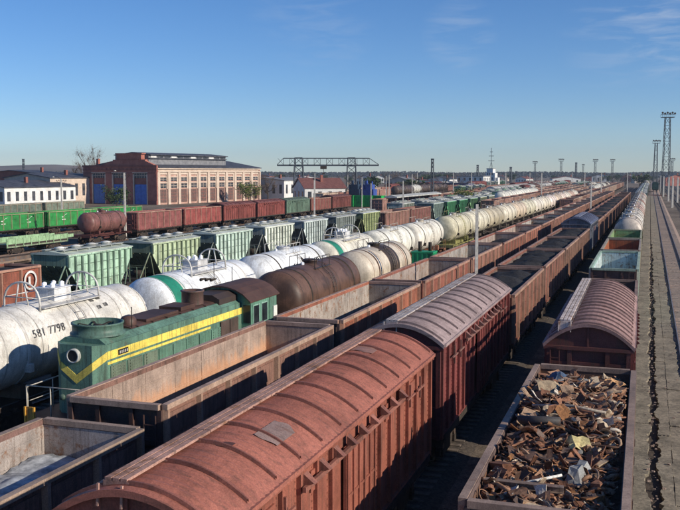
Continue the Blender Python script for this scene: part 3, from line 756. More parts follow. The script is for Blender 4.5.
def plate(mb, rnd, cx, cy, cz, a, b, tilt, curl, rot=None, th=.012, nx=5, ny=3, crumple=.08):
    rot = rnd.uniform(0, 2*PI) if rot is None else rot
    R = Matrix.Rotation(rot, 3, 'Z') @ Matrix.Rotation(tilt, 3, 'X') @ Matrix.Rotation(rnd.uniform(-.3,.3), 3, 'Y')
    sd_ = rnd.uniform(0, 99); vs = []
    cut = [rnd.uniform(.7, 1) for _ in range(nx+1)]
    for side in (0, 1):
        for j in range(ny+1):
            for i in range(nx+1):
                x = -a/2+a*i/nx; y = (-b/2+b*j/ny)*cut[i]
                z = curl*(x/a*2)**2*a*.5+crumple*noise.noise(Vector((x*3+sd_, y*3, sd_)))*2 - side*th
                vs.append(R @ Vector((x, y, z)) + Vector((cx, cy, cz)))
    n = (nx+1); N = n*(ny+1); fs = []
    for j in range(ny):
        for i in range(nx):
            q = (j*n+i, j*n+i+1, (j+1)*n+i+1, (j+1)*n+i); fs.append(q); fs.append(tuple(k+N for k in reversed(q)))
    rim = [i for i in range(n)]+[j*n+nx for j in range(1, ny+1)]+[ny*n+i for i in range(nx-1, -1, -1)]+[j*n for j in range(ny-1, 0, -1)]
    for k in range(len(rim)): p, q = rim[k], rim[(k+1) % len(rim)]; fs.append((p, p+N, q+N, q))
    mb.add(vs, fs)
def scrap_z(x, y): return 3.40+.30*math.sin(y*.55+1.0)*math.cos(x*.9)+.22*noise.noise(Vector((x*1.2, y*.8, 3)))-.26*max(0, x)**1.5*.35
def build_scrap(cx, y0, y1, W):
    rnd = random.Random(11); mb = MB(); L = y1-y0; hw = W/2-.2
    mb.sheet([-hw-.02+(2*hw+.04)*i/26 for i in range(27)], [y0+.1+(L-.2)*j/110 for j in range(111)], lambda x, y: scrap_z(x, y)-.22+.12*noise.noise(Vector((x*6, y*6, 1))))
    def spot(m=.35):
        x = rnd.uniform(-hw+m*.6, hw-m*.6); y = rnd.uniform(y0+m*.6+.1, y1-m*.6-.1); return x, y, scrap_z(x, y)
    for k in range(2900):
        m = rnd.choice((.09, .12, .16, .2, .25, .32, .42, .48)) if k > 80 else .75; x, y, z = spot(m+.1)
        plate(mb, rnd, x, y, z+rnd.uniform(-.18, .12), m*rnd.uniform(.8, 2.0), m*rnd.uniform(.2, .8), rnd.uniform(-.55, .55) if m < .5 else rnd.uniform(-.15, .15), rnd.uniform(-.7, .7) if m < .5 else .12, crumple=m*.22 if m < .5 else .05, th=.01+m*.03)
    for k in range(520):
        m = rnd.uniform(.2, .9); x, y, z = spot(m*.5); a = rnd.uniform(0, PI); r = rnd.choice((.012, .015, .02, .03, .05)) if m > .5 else .012
        pts = []; dx, dy = math.cos(a), math.sin(a); bend = rnd.uniform(-.3, .3)
        for q in range(6):
            s = (q/5-.5)*m*1.3; xx = max(-hw+.04, min(hw-.04, x+dx*s-dy*bend*s*s*2)); yy = max(y0+.12, min(y1-.12, y+dy*s+dx*bend*s*s*2)); pts.append((xx, yy, z+rnd.uniform(-.05, .08)+.05))
        mb.tube(pts, r, 6)
    for k in range(170):
        m = rnd.uniform(.06, .2); x, y, z = spot(.4)
        R = Matrix.Rotation(rnd.uniform(0, PI), 3, 'Z') @ Matrix.Rotation(rnd.uniform(0, PI), 3, 'X')
        p = [R @ Vector((sx*m*rnd.uniform(.8, 1.6), sy*m*rnd.uniform(.6, 1.2), sz*m*rnd.uniform(.4, 1))) + Vector((x, y, z)) for sz in (-1, 1) for sx, sy in ((-1,-1),(1,-1),(1,1),(-1,1))]
        mb.add(p, [(0,3,2,1),(4,5,6,7),(0,1,5,4),(1,2,6,5),(2,3,7,6),(3,0,4,7)])
    for k in range(260):       # hoops and rings
        x, y, z = spot(.35); r = rnd.uniform(.07, .22); R = Matrix.Rotation(rnd.uniform(0, PI), 3, 'Z') @ Matrix.Rotation(rnd.uniform(-1, 1), 3, 'X')
        mb.tube([R @ Vector((r*math.cos(a*PI/6), r*math.sin(a*PI/6), 0)) + Vector((x, y, z+.06)) for a in range(12)], rnd.choice((.012, .025, .04)), 5, closed=True)
    o = mb.build('scrap_metal_load', MSC, None, (cx, 0, 0))
    tag(o, 'tangled rusty scrap metal filling the nearest open wagon on the right', 'scrap metal', kind='stuff')
    def piece(name, label, cat, u, v, fn, col):
        o = MB(); fn(o); q = o.build(name, MP, None, (cx+u, v, scrap_z(u, v)+.12), col); tag(q, label, cat, 'large pieces lying on the scrap load')
    r2 = random.Random(5)
    piece('sheet_metal', 'large flat brown rusty sheet near the middle of the scrap load', 'scrap sheet', -.35, 20.0, lambda m: plate(m, r2, 0, 0, 0.05, 1.5, .8, .10, .05, 0.2, .02, crumple=.05), (.16,.095,.065))
    piece('sheet_metal', 'pale tan curved sheet in the left part of the scrap load', 'scrap sheet', -.55, 24.6, lambda m: plate(m, r2, 0, 0, 0.1, .9, .75, .35, -.15, 0.4, .02, crumple=.06), (.36,.27,.17))
    piece('crumpled_sheet', 'crumpled yellow metal lump on the right of the scrap load', 'scrap sheet', .35, 20.7, lambda m: plate(m, r2, 0, 0, 0.1, .6, .5, .3, -.5, 0.3, .02, crumple=.16), (.62,.52,.24))
    piece('crumpled_sheet', 'crumpled blue metal piece at the far left of the scrap load', 'scrap sheet', -.65, 26.9, lambda m: plate(m, r2, 0, 0, 0.1, .5, .4, .3, -.5, 0.3, .02, crumple=.16), (.08,.14,.24))
    piece('crumpled_sheet', 'orange brown bent plate in the far right of the scrap load', 'scrap sheet', .85, 27.2, lambda m: plate(m, r2, 0, 0, 0.1, .8, .5, .3, -.2, 0.9, .02, crumple=.1), (.50,.28,.13))
    piece('crumpled_sheet', 'peach coloured folded sheet behind the middle right of the scrap load', 'scrap sheet', .72, 25.6, lambda m: plate(m, r2, 0, 0, 0.1, .9, .4, .2, .2, 0.1, .02, crumple=.08), (.52,.36,.22))
    piece('crumpled_sheet', 'grey crushed drum sheet near the front right of the scrap load', 'scrap sheet', .6, 19.0, lambda m: plate(m, r2, 0, 0, 0.15, .8, .6, .3, -.6, 1.3, .02, crumple=.2), (.30,.30,.29))
    piece('pipe', 'long thin pale pipe lying across the scrap load', 'pipe', .1, 22.6, lambda m: m.tube([(-1.0, .1, .05), (0, .0, .14), (.8, -.25, .10)], .035, 8), (.45,.38,.30))
    piece('pipe', 'thick dark pipe in the left middle of the scrap load', 'pipe', -.6, 21.6, lambda m: m.tube([(-.5, 0, .05), (.5, .05, .08)], .11, 14), (.05,.045,.045))
    piece('pipe', 'short white bar slanting near the front of the scrap load', 'pipe', -.2, 18.3, lambda m: m.tube([(-.45, -.3, .12), (.4, .35, .2)], .03, 8), (.75,.72,.66))
    piece('steel_beam', 'straight brown steel beam crossing the near end of the scrap load', 'steel beam', -.5, 18.0, lambda m: (m.box(-.8, .8, -.08, .08, 0, .012), m.box(-.8, .8, -.08, .08, .12, .132), m.box(-.8, .8, -.008, .008, .012, .12)), (.24,.17,.13))

# lamp posts and masts ------------------------------------------
def make_post(H=7.6, arm='tee', thick=.16, name='concrete_post'):
    def mk():
        root = empty(name); mb = MB()
        mb.prism([(-thick, -thick*.8), (thick, -thick*.8), (thick, thick*.8), (-thick, thick*.8)], -.1, .3, 'z')
        a, b = thick*.9, thick*.6
        mb.add([(-a,-a,.3),(a,-a,.3),(a,a,.3),(-a,a,.3),(-b,-b,H),(b,-b,H),(b,b,H),(-b,b,H)], [(0,3,2,1),(4,5,6,7),(0,1,5,4),(1,2,6,5),(2,3,7,6),(3,0,4,7)])
        part(mb, 'shaft', MPO, root)
        mb = MB()
        if arm in ('tee', 'lamp'):
            mb.bar((-.9, 0, H-.35), (.9, 0, H-.35), .07); mb.bar((-.8, 0, H-.35), (0, 0, H-1.1), .04); mb.bar((.8, 0, H-.35), (0, 0, H-1.1), .04)
            for x in (-.8, -.4, .4, .8): mb.lathe([(.03, 0), (.05, .06), (.02, .14)], (x, 0, H-.32), 'z', 8)
            part(mb, 'crossarm', MUN, root)
        if arm == 'lamp':
            mb = MB(); mb.tube([(0, 0, H-.1), (-.5, 0, H+.25), (-1.2, 0, H+.3)], .035, 6); part(mb, 'lamp_arm', MUN, root)
            mb = MB(); mb.lathe([(.05, 0), (.16, -.03), (.22, -.12), (.12, -.16)], (-1.3, 0, H+.36), 'z', 12); part(mb, 'lamp_head', MPO, root)
        return root
    return mk
def lattice(mb, W0, W1, z0, z1, n, bw=.12, cx=0, cy=0):
    cs = lambda t: (W0+(W1-W0)*t)/2
    for sx, sy in ((-1,-1),(1,-1),(1,1),(-1,1)):
        mb.bar((cx+sx*cs(0), cy+sy*cs(0), z0), (cx+sx*cs(1), cy+sy*cs(1), z1), bw)
    for i in range(n):
        t0, t1 = i/n, (i+1)/n; za, zb = z0+(z1-z0)*t0, z0+(z1-z0)*t1; a, b = cs(t0), cs(t1)
        for k, (p, q) in enumerate((((-1,-1),(1,-1)), ((1,-1),(1,1)), ((1,1),(-1,1)), ((-1,1),(-1,-1)))):
            if i % 2: p, q = q, p
            mb.bar((cx+p[0]*a, cy+p[1]*a, za), (cx+q[0]*b, cy+q[1]*b, zb), bw*.6)
            mb.bar((cx+p[0]*b, cy+p[1]*b, zb), (cx+q[0]*b, cy+q[1]*b, zb), bw*.5)
def make_mast(H, W0=3.2, W1=1.6, pw=5.0, bw=.2):
    def mk():
        root = empty('floodlight_mast'); mb = MB(); lattice(mb, W0, W1, 0, H-2.5, int(H/3.2), bw); part(mb, 'lattice_tower', MLM, root)
        mb = MB(); mb.box(-pw/2, pw/2, -pw/2*.7, pw/2*.7, H-2.5, H-2.2)
        for s in (-1, 1): mb.bar((-pw/2, s*pw/2*.7, H-1.2), (pw/2, s*pw/2*.7, H-1.2), .1); mb.bar((s*pw/2, -pw/2*.7, H-1.2), (s*pw/2, pw/2*.7, H-1.2), .1)
        for sx in (-1, -.33, .33, 1):
            for sy in (-1, 1): mb.bar((sx*pw/2, sy*pw/2*.7, H-2.2), (sx*pw/2, sy*pw/2*.7, H-1.1), .08)
        part(mb, 'platform', MLM, root)
        for i in range(6):
            mb = MB(); x = -pw/2+pw*i/5; mb.lathe([(.15, .3), (.45, -.1), (.42, -.16)], (x, -pw/2*.75, H-.9 if i % 2 else H-.6), 'y', 10); part(mb, 'floodlight', MUN, root)
        return root
    return mk

# ------------------------------------------------------------------ ground, tracks, path
def ground_mat():
    m, t, b = new_mat('yard_cinders'); v = coords(t, rnd=False)
    n1 = noi(t, v, .05, 8, .6); n2 = noi(t, v, 1.1, 8, .7); n3 = noi(t, v, 11, 6, .8)
    c = ramp(t, n1, [(.35, (.105,.083,.064)), (.6, (.22,.177,.137))])
    c = mix(t, 'MULTIPLY', 1.0, c, ramp(t, n2, [(.3, .55), (.7, 1.35)]))
    c = mix(t, 'MULTIPLY', 1.0, c, ramp(t, n3, [(.35, .45), (.65, 1.6)]))
    t.links.new(c, b.inputs['Base Color']); b.inputs['Roughness'].default_value = .95; b.inputs['Specular IOR Level'].default_value = .1
    bump(t, b, n3, .7, .06); return m
MGR = ground_mat()
mb = MB(); mb.sheet([-6000, -600, -200, -100, -50, 0, 50, 200, 600, 5000], [-200, 0, 60, 150, 300, 800, 2500, 12000], lambda x, y: 0.0, smooth=False)
tag(mb.build('ground', MGR), kind='structure')
mb = MB(); mb.sheet([-5000, -400, -255, -200, -160], [600, 1200, 9000], lambda x, y: 0.006, smooth=False)
# ballast shoulders
MBA = simple('old_ballast', (.035, .027, .022), col2=(.12, .095, .075), scale=9, rough=.95, bmp=1.0, detail=9)
MBL = simple('pale_ballast', (.20, .135, .10), col2=(.50, .37, .29), scale=8, rough=.95, bmp=1.0, detail=9)
MSL = simple('old_sleeper', (.09, .07, .055), col2=(.19, .15, .12), scale=5, rough=.9)
MSP = simple('grey_sleeper', (.13, .115, .10), col2=(.27, .24, .21), scale=5, rough=.9)
def track(key, ymin, ymax, ymax_sl, ballast=MBA, slp=MSL, polish=False):
    root = empty('railway_track'); tag(root, kind='structure')
    ys = list(range(int(ymin), int(ymax), 10))+[ymax]
    mb = MB()
    nb = 5; vs = []
    for y in ys:
        x = tx(key, y)
        for dx, z in ((-1.95, .005), (-1.5, .10), (1.5, .10), (1.95, .005)): vs.append((x+dx, y, z))
    mb.add(vs, [(j*4+i, j*4+i+1, (j+1)*4+i+1, (j+1)*4+i) for j in range(len(ys)-1) for i in range(3)]); part(mb, 'ballast', ballast, root)
    for s in (-1, 1):
        mb = MB()
        for y0, y1 in zip(ys, ys[1:]):
            xa, xb = tx(key, y0)+s*.785, tx(key, y1)+s*.785
            mb.bar((xa, y0, .115), (xb, y1, .115), .12, .03); mb.bar((xa, y0, .17), (xb, y1, .17), .022, .09); mb.bar((xa, y0, .215), (xb, y1, .215), .07, .03); mb.bar((xa, y0, .2325), (xb, y1, .2325), .045, .004, 1 if polish else 0)
        part(mb, 'rail', [MRA, MRT], root)
    mb = MB(); y = ymin+.3; rnd = random.Random(key)
    while y < ymax_sl:
        x = tx(key, y); d = rnd.uniform(-.05, .05); mb.box(x-1.48+d, x+1.48+d, y-.12, y+.12, .02, (.106 if polish else .128)+rnd.uniform(-.008, .006)); y += .56
    part(mb, 'sleepers', slp, root)['kind'] = 'stuff'
for k in 'ABCDE': track(k, 4, 600, 130)
track('right', 4, 900, 420, MBL, MSP, True)
for k in ('R2', 'R3', 'R4'): track(k, 30, 900, 330, MBA, MSL)
for k in ('K1', 'K2', 'F', 'K3', 'K4', 'K5', 'K6', 'K7', 'G', 'H', 'I', 'J'): track(k, 20, 600, 140)

def slab_mat():
    m, t, b = new_mat('old_concrete'); v = coords(t, rnd=False)
    n1 = noi(t, v, .8, 9, .7); n2 = noi(t, v, 7, 8, .75); n3 = noi(t, coords(t, (1, .35, 1), False), 2.2, 8, .7, .5)
    c = ramp(t, n1, [(.35, (.155,.13,.09)), (.6, (.33,.275,.195))])
    c = mix(t, 'MULTIPLY', 1.0, c, ramp(t, n2, [(.35, .55), (.62, 1.2)]))
    c = mix(t, 'MIX', ramp(t, n3, [(.56, 0), (.66, .8)]), c, (.075, .058, .042))
    t.links.new(c, b.inputs['Base Color']); b.inputs['Roughness'].default_value = .95; bump(t, b, n2, .8, .03); return m
MSB = slab_mat()
def slab(mb, x0, x1, y0, y1, z, rnd, rag=.05, ragl=None, ragr=None):
    n = max(9, int((y1-y0)*7)); P = []
    for i in range(n+1): P.append((x0+(x1-x0)*i/n, y0+rnd.uniform(-.02, .02)))
    def wob(y, a, k): return a*(1.5*noise.noise(Vector((y*.55, k, 0)))+.9*noise.noise(Vector((y*2.6, k, 3)))+.35*noise.noise(Vector((y*9, k, 7))))
    for i in range(1, n): yy = y0+(y1-y0)*i/n; P.append((x1+wob(yy, ragr or rag*.4, x1), yy))
    for i in range(n, -1, -1): P.append((x0+(x1-x0)*i/n, y1+rnd.uniform(-.02, .02)))
    for i in range(n-1, 0, -1): yy = y0+(y1-y0)*i/n; P.append((x0+wob(yy, ragl or rag*.4, x0+40), yy))
    mb.prism(P, 0.0, z, 'z')
rnd = random.Random(3); mb = MB(); y = 6.0
while y < 385:
    L = rnd.choice((5.0, 6.0, 7.2, 3.1))
    if y < 120:
        slab(mb, -.75, .25, y+.012, y+L-.012, .17+rnd.uniform(-.025, .02), rnd, ragr=.13)
        q = y
        while q < y+L-.5:
            l2 = min(rnd.choice((3.0, 4.5, 6.0)), y+L-q); slab(mb, .54, .98, q+.02, q+l2-.015, .17+rnd.uniform(-.02, .02), rnd, ragl=.12, ragr=.03); slab(mb, .995, 1.55, q+.02, q+l2-.015, .15+rnd.uniform(-.03, .03), rnd, ragr=.09); q += l2
    else:
        slab(mb, -.75, .32, y+.02, y+L-.02, .17, rnd); slab(mb, .42, 1.6, y+.02, y+L-.02, .17, rnd)
    y += L
tag(mb.build('path', MSB), kind='structure')
mb = MB()
for x0 in (-.8, ): mb.sheet([-.9, 0, 1.0, 1.75], [4+i*4 for i in range(97)], lambda x, y: .06+.04*noise.noise(Vector((x*2, y*2, 0))))
tag(mb.build('path_bed', simple('earth_bed', (.035, .026, .02), col2=(.10, .075, .055), scale=6, rough=1, bmp=1)), kind='structure')
# loose rubble beside the path
mb = MB(); rnd = random.Random(9)
for i in range(1500):
    y = 8+rnd.random()**2*140; x = rnd.choice((rnd.gauss(.38, .07), rnd.gauss(1.72, .12), rnd.uniform(-.8, 1.7), rnd.uniform(1.9, 3.3))); s = rnd.uniform(.012, .05)
    z = .13 if abs(x-.38) < .1 else (.185 if x < 1.5 else .12)
    p = [(x+sx*s*rnd.uniform(.5, 1.3), y+sy*s*rnd.uniform(.5, 1.3), z+sz*s*.5) for sz in (-1, 1) for sx, sy in ((-1,-1),(1,-1),(1,1),(-1,1))]
    mb.add(p, [(0,3,2,1),(4,5,6,7),(0,1,5,4),(1,2,6,5),(2,3,7,6),(3,0,4,7)])
tag(mb.build('rubble', MBL), 'loose stones and concrete crumbs scattered along the slab path', 'rubble', kind='stuff')
mb = MB(); mb.box(-1.0, 7.0, 388, 394, 0, .25); tag(mb.build('crossing', simple('crossing_boards', (.16, .07, .05), var=.3, scale=2)), kind='structure')

# ------------------------------------------------------------------ near wagons
RED = (.285, .095, .062); MAR = (.155, .045, .040); MAUVE = (.30, .185, .175); PURP = (.27, .235, .26); RUST = (.20, .075, .048); BRN = (.13, .060, .045)
def put(kind, key, maker, tr, y0, L, cols, label, cat, group, dx=0.0):
    loc, rz = place(tr, y0+L/2, L); loc = (loc[0]+dx, loc[1], 0)
    o = instance(key, maker, loc, rz, cols, label, cat, group); return o
JR = random.Random(77)
def gond(tr, y0, cols, label, group, L=12.7, W=3.0, top=3.8, lod=1, n=7, lin=None):
    if lod: k_ = JR.uniform(.78, 1.2); k2 = JR.uniform(-.03, .03); cols = {n_: (c_[0]*k_, max(0, c_[1]*k_*(1+k2*3)), max(0, c_[2]*k_*(1+k2*4))) for n_, c_ in cols.items()}
    return put('g', ('gond', L, W, top, lod, n, lin and lin.name), make_gondola(L, W, top, n, lod, 1.42, lin), tr, y0, L, cols, label, 'gondola wagon', group)
def gc(c, lining=None, end=None):
    c0 = c
    lining = lining or tuple(.5*a+.5*b for a, b in zip(c, (.26, .21, .18)))
    return {'side_wall': tuple(a*.82 for a in c), 'top_rail': c, 'end_wall': end or tuple(a*.75 for a in c), 'lining': lining}
def coal(tr, y0, L, top, seed, label, base=None, hm=.6, W=2.58, mat=MCO, cat='coal heap', name='coal_load', humps=3, grp='coal heaps filling the open wagons'):
    o = heap(L-.2, W, base if base is not None else top-.55, hm, seed, humps, mat, name); loc, rz = place(tr, y0+L/2, L); o.location = loc; o.rotation_euler = (0, 0, rz)
    return tag(o, label, cat, grp)
ORD2 = ['nineteenth', 'twentieth', 'twenty first', 'twenty second', 'twenty third', 'twenty fourth', 'twenty fifth', 'twenty sixth', 'twenty seventh', 'twenty eighth', 'twenty ninth', 'thirtieth', 'thirty first', 'thirty second']
ORD = ['nearest', 'second', 'third', 'fourth', 'fifth', 'sixth', 'seventh', 'eighth', 'ninth', 'tenth', 'eleventh', 'twelfth', 'thirteenth', 'fourteenth', 'fifteenth', 'sixteenth', 'seventeenth', 'eighteenth']

# row A : scrap wagon, arched wagon, low gondola, mint, orange, green, tanks
gA = 'wagons in the rightmost row beside the slab path'
gond('A', 16.5, gc((.19,.13,.115), (.15,.085,.06)), 'brown open wagon full of scrap metal beside the slab path', gA, W=3.1, top=3.5, lod=0)
build_scrap(tx('A', 23), 16.6, 29.1, 3.1)
put('b', 'arched', make_boxcar(12.9, 3.0, 3.85, 4.6, (-1.0, -.60), .86), 'A', 31.1, 12.9,
    {'side_wall': MAR, 'end_wall': (.12,.045,.04), 'roof': (.33,.205,.185), 'door': MAR, 'door_rail': MAR, 'roof_walkway': (.62,.52,.47)}, 'low covered wagon with mauve arched ribbed roof behind the scrap wagon', 'covered wagon', gA)
gond('A', 45.3, gc(BRN, (.14,.09,.07)), 'low brown open wagon half hidden behind the mauve arched roof', gA, L=12.2, W=3.0, top=3.1, n=7)
gond('A', 60.2, {'side_wall': (.34,.50,.42), 'top_rail': (.30,.60,.45), 'end_wall': (.14,.07,.055), 'lining': (.62,.70,.68)}, 'empty open wagon with pale mint rim and whitish interior', gA, L=13.6, W=3.05, top=3.5)
gond('A', 75.2, gc((.36,.34,.27), (.46,.15,.065), (.2,.1,.07)), 'empty open wagon with a bright orange interior', gA, L=12.7, W=3.05, top=3.5)
gond('A', 89.2, gc((.20,.30,.15), (.24,.36,.17)), 'open wagon with dull green interior before the rusty white tanks', gA, L=12.7, W=3.05, top=3.5)
TKC = {'barrel': (.62,.57,.50), 'strap': (.05,.04,.035), 'hatch': (.45,.40,.34), 'guard_rail': (.40,.36,.30), 'ladder': (.40,.36,.30), 'underframe': (.09,.07,.055), 'weld_seam': (.42,.36,.29)}
def tk(c, **kw): d = dict(TKC); d['barrel'] = c; d['weld_seam'] = tuple(a*.62 for a in c); d.update(kw); return d
def tank(tr, y0, cols, label, group, style='plain', bands=(), lod=1, L=10.8, key=None):
    return put('t', ('tank', style, bool(bands), lod, key), make_tank(L, 1.5, 3.1, lod, style, bands), tr, y0, L, cols, label, 'tank wagon', group)
ca = [(.60,.52,.44), (.68,.64,.58), (.62,.56,.50), (.50,.33,.27), (.58,.42,.36), (.66,.62,.56), (.40,.22,.17), (.62,.58,.52), (.5,.4,.34), (.64,.6,.55), (.5,.3,.24), (.6,.55,.5)]
for i, c in enumerate(ca):
    tank('A', 103.6+i*12.1, tk(c), '%s stained pale tank wagon in the line behind the green gondola, rightmost row' % ORD[i] if i else 'pale rust stained tank wagon directly behind the dull green open wagon', gA)

# row B : two boxcars then coal gondolas and the blue covered wagon
gB = 'wagons in the second row from the right'
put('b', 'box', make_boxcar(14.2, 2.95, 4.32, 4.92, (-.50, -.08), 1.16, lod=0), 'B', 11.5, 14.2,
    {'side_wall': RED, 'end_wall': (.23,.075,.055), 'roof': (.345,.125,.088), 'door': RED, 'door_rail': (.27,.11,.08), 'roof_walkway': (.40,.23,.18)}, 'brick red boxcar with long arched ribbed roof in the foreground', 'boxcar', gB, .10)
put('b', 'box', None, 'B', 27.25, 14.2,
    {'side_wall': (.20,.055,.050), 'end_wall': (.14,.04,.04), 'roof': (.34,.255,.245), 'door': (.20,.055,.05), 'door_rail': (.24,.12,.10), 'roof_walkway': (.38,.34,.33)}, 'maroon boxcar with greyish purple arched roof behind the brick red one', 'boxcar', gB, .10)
y = 43.3; j = 0
for i in range(17):
    L = 12.7
    if i == 4:
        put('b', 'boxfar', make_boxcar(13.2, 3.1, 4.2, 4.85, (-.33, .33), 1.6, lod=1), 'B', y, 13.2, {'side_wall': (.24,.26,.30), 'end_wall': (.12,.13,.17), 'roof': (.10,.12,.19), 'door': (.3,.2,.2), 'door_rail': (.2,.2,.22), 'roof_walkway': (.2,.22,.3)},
            'covered wagon with dark blue roof amid the coal wagons', 'covered wagon', gB); y += 14.5; continue
    col = [(.31,.12,.08), (.28,.095,.065), (.33,.14,.095), (.27,.10,.07)][j % 4]
    lab = ('coal filled gondola right behind the purple roofed boxcar' if j == 0 else '%s reddish coal gondola after the purple roofed boxcar' % ORD[j] if j < 4 else '%s reddish gondola beyond the blue roofed wagon, same row' % ORD[j-4])
    gond('B', y, gc(col, (.15,.11,.095)), lab, gB)
    if j < 12: coal('B', y, L, 3.8, 20+j, 'black coal heap in the ' + lab, 3.8-.42, .58)
    y += 13.92; j += 1

# row C : gondolas
gC = 'open wagons in the third row from the right'
C0 = (.15,.095,.08)
gond('C', 5.9, {'side_wall': (.21,.12,.10), 'top_rail': (.2,.15,.13), 'end_wall': (.09,.06,.055), 'lining': (.36,.31,.28)}, 'dark brown open wagon cut by the left lower corner of view', gC, W=3.05, top=3.5, lod=0)
MPW = simple('pale_powder', (.15,.16,.175), col2=(.50,.52,.54), scale=3.0, rough=.9, detail=8)
coal('C', 5.9, 12.7, 3.5, 5, 'pale bluish powder heap in the dark wagon at lower left', 2.62, .12, mat=MPW, cat='powder heap', name='powder_load', humps=2, grp='loads in third row')
gond('C', 19.75, {'side_wall': (.24,.13,.10), 'top_rail': (.36,.24,.20), 'end_wall': (.085,.05,.045), 'lining': (.38,.28,.225)}, 'dark open wagon with tan and orange rusty inner wall beside the locomotive', gC, lod=0, n=7, lin=MTI)
coal('C', 19.75, 12.7, 3.8, 15, 'thin dark coal layer inside the wagon beside the locomotive', 2.35, .3, humps=2)
gond('C', 33.6, {'side_wall': (.33,.12,.075), 'top_rail': (.36,.2,.16), 'end_wall': (.14,.09,.075), 'lining': (.36,.31,.27)}, 'rust red open wagon half filled with coal beside the brown tank', gC, lod=0, n=7)
coal('C', 33.6, 12.7, 3.8, 9, 'low black coal heap in the rust red wagon beside the brown tank', 2.15, .7, humps=2)
for i in range(18):
    y = 47.4+i*13.85; col = [(.33,.13,.095), (.36,.16,.115), (.28,.10,.07), (.35,.14,.10), (.22,.075,.055)][i % 5]
    lab = '%s pinkish brown gondola in the third row, past the post by the light tanks' % ORD[i]
    if i == 0: lab = 'pinkish brown gondola with grey dusty interior past the cream tank wagon'
    gond('C', y, gc(col, (.34,.30,.27)), lab, gC)
    if i < 13: coal('C', y, 12.7, 3.8, 60+i, 'dark coal inside the ' + lab.replace(', past the post by the light tanks', ''), (2.1 if i < 2 else 2.6+.12*(i % 3)), .8, humps=2+(i % 2))

# row D : locomotive, oily tanks, green container
loco = make_loco(); KIDS_ROOT = loco
loco.location = (tx('D', 32.5), 32.5, 0)
tag(loco, 'green and yellow diesel shunting locomotive with round nose searchlight and brown roof', 'locomotive')
gD = 'oil tanks coupled behind the locomotive'
tank('D', 41.9, tk((.125,.070,.050), weld_seam=(.08,.045,.035), hatch=(.06,.04,.035), guard_rail=(.05,.04,.035), ladder=(.08,.06,.05)), 'chocolate brown oily tank wagon behind the locomotive cab', gD, 'oily')
tank('D', 54.3, tk((.60,.52,.41), weld_seam=(.30,.2,.14), hatch=(.05,.04,.03), guard_rail=(.07,.05,.04), ladder=(.12,.09,.07)), 'cream tank wagon with dark oil stain round its hatch', gD, 'plain', key='stain', bands=((-.9, 1.5, (.05,.035,.028)), (-3.6, -3.3, (.28,.15,.10)), (3.0, 3.2, (.28,.16,.11))))
fl = put('f', 'flat', make_flat(10.5), 'D', 68.2, 10.5, {'deck': (.10,.08,.06), 'drop_side': (.09,.12,.09)}, 'dark flat wagon carrying a bright green container', 'flat wagon', None)
mb = MB(); mb.box(-.9, .9, -.7, .9, 1.405, 3.0); mb.box(-.94, .94, -.74, .94, 2.95, 3.07)
for k in range(5): y = -.55+k*.33; mb.box(.901, .93, y-.05, y+.05, 1.45, 2.93); mb.box(-.8+k*.4-.05, -.8+k*.4+.05, -.74, -.701, 1.45, 2.93)
mb.tube([(-.3,-.2,3.0),(-.3,-.2,3.9)], .16, 10, 1); mb.tube([(.4,.5,3.0),(.4,.5,3.8)], .15, 10, 1)
tag(mb.build('container', [MCL, MUN], None, (tx('D', 74)+.2, 73.6, 0), (.02,.30,.13)), 'bright green ribbed container on the flat wagon beyond the cream tank', 'container')

# row E : white tanks
gE = 'long row of light tank wagons behind the locomotive'
GB = (.02, .22, .14)
WM = 1
W1 = dict(guard_rail=(.62,.60,.56), ladder=(.55,.52,.47), hatch=(.62,.62,.62), strap=(.60,.58,.54))
tank('E', 25.3, tk((.70,.67,.61), **W1), 'nearest dusty white gas tank wagon, cut by the left edge', gE, 'gas', lod=0)
gt = ((-4.75, -3.35, GB),)
tank('E', 37.4, tk((.80,.82,.83), **W1), 'bright white gas tank wagon with green stripe left of the locomotive roof', gE, 'gas', gt, lod=0)
tank('E', 49.5, tk((.82,.84,.84), **W1), 'bright white tank wagon between the two green striped gas tanks', gE, 'plain', lod=1)
tank('E', 61.6, tk((.76,.72,.60), **W1), 'cream gas tank wagon with green stripe above the cream oil tank', gE, 'gas', gt, lod=0)
tank('E', 73.7, tk((.78,.76,.66)), 'first plain cream tank wagon past the second green striped tank', gE)
tank('E', 85.8, tk((.76,.72,.62), underframe=(.42,.20,.12)), 'last cream tank wagon before the gap with yellow green end frame', gE)
yy = 101.5; ce = [(.60,.60,.46), (.70,.70,.58), (.50,.47,.36), (.72,.71,.60), (.66,.58,.46), (.68,.68,.54), (.74,.73,.66), (.72,.70,.60), (.78,.72,.68), (.60,.52,.42), (.74,.66,.60), (.72,.70,.62), (.56,.42,.34), (.7,.68,.6)]
for i, c in enumerate(ce):
    c = (c[0]*1.03, c[1]*.95, c[2]*.88)
    d = tk(c, strap=tuple(a*.8 for a in c))
    if i == 0: d.update(underframe=(.26,.25,.09), ladder=(.35,.33,.12), guard_rail=(.35,.33,.15))
    tank('E', yy+i*12.05, d, 'pale tank wagon with yellow green frame and ladders, first beyond the gap' if i == 0 else '%s pale tank wagon of the far unbroken string beyond the gap' % ORD[i], gE)

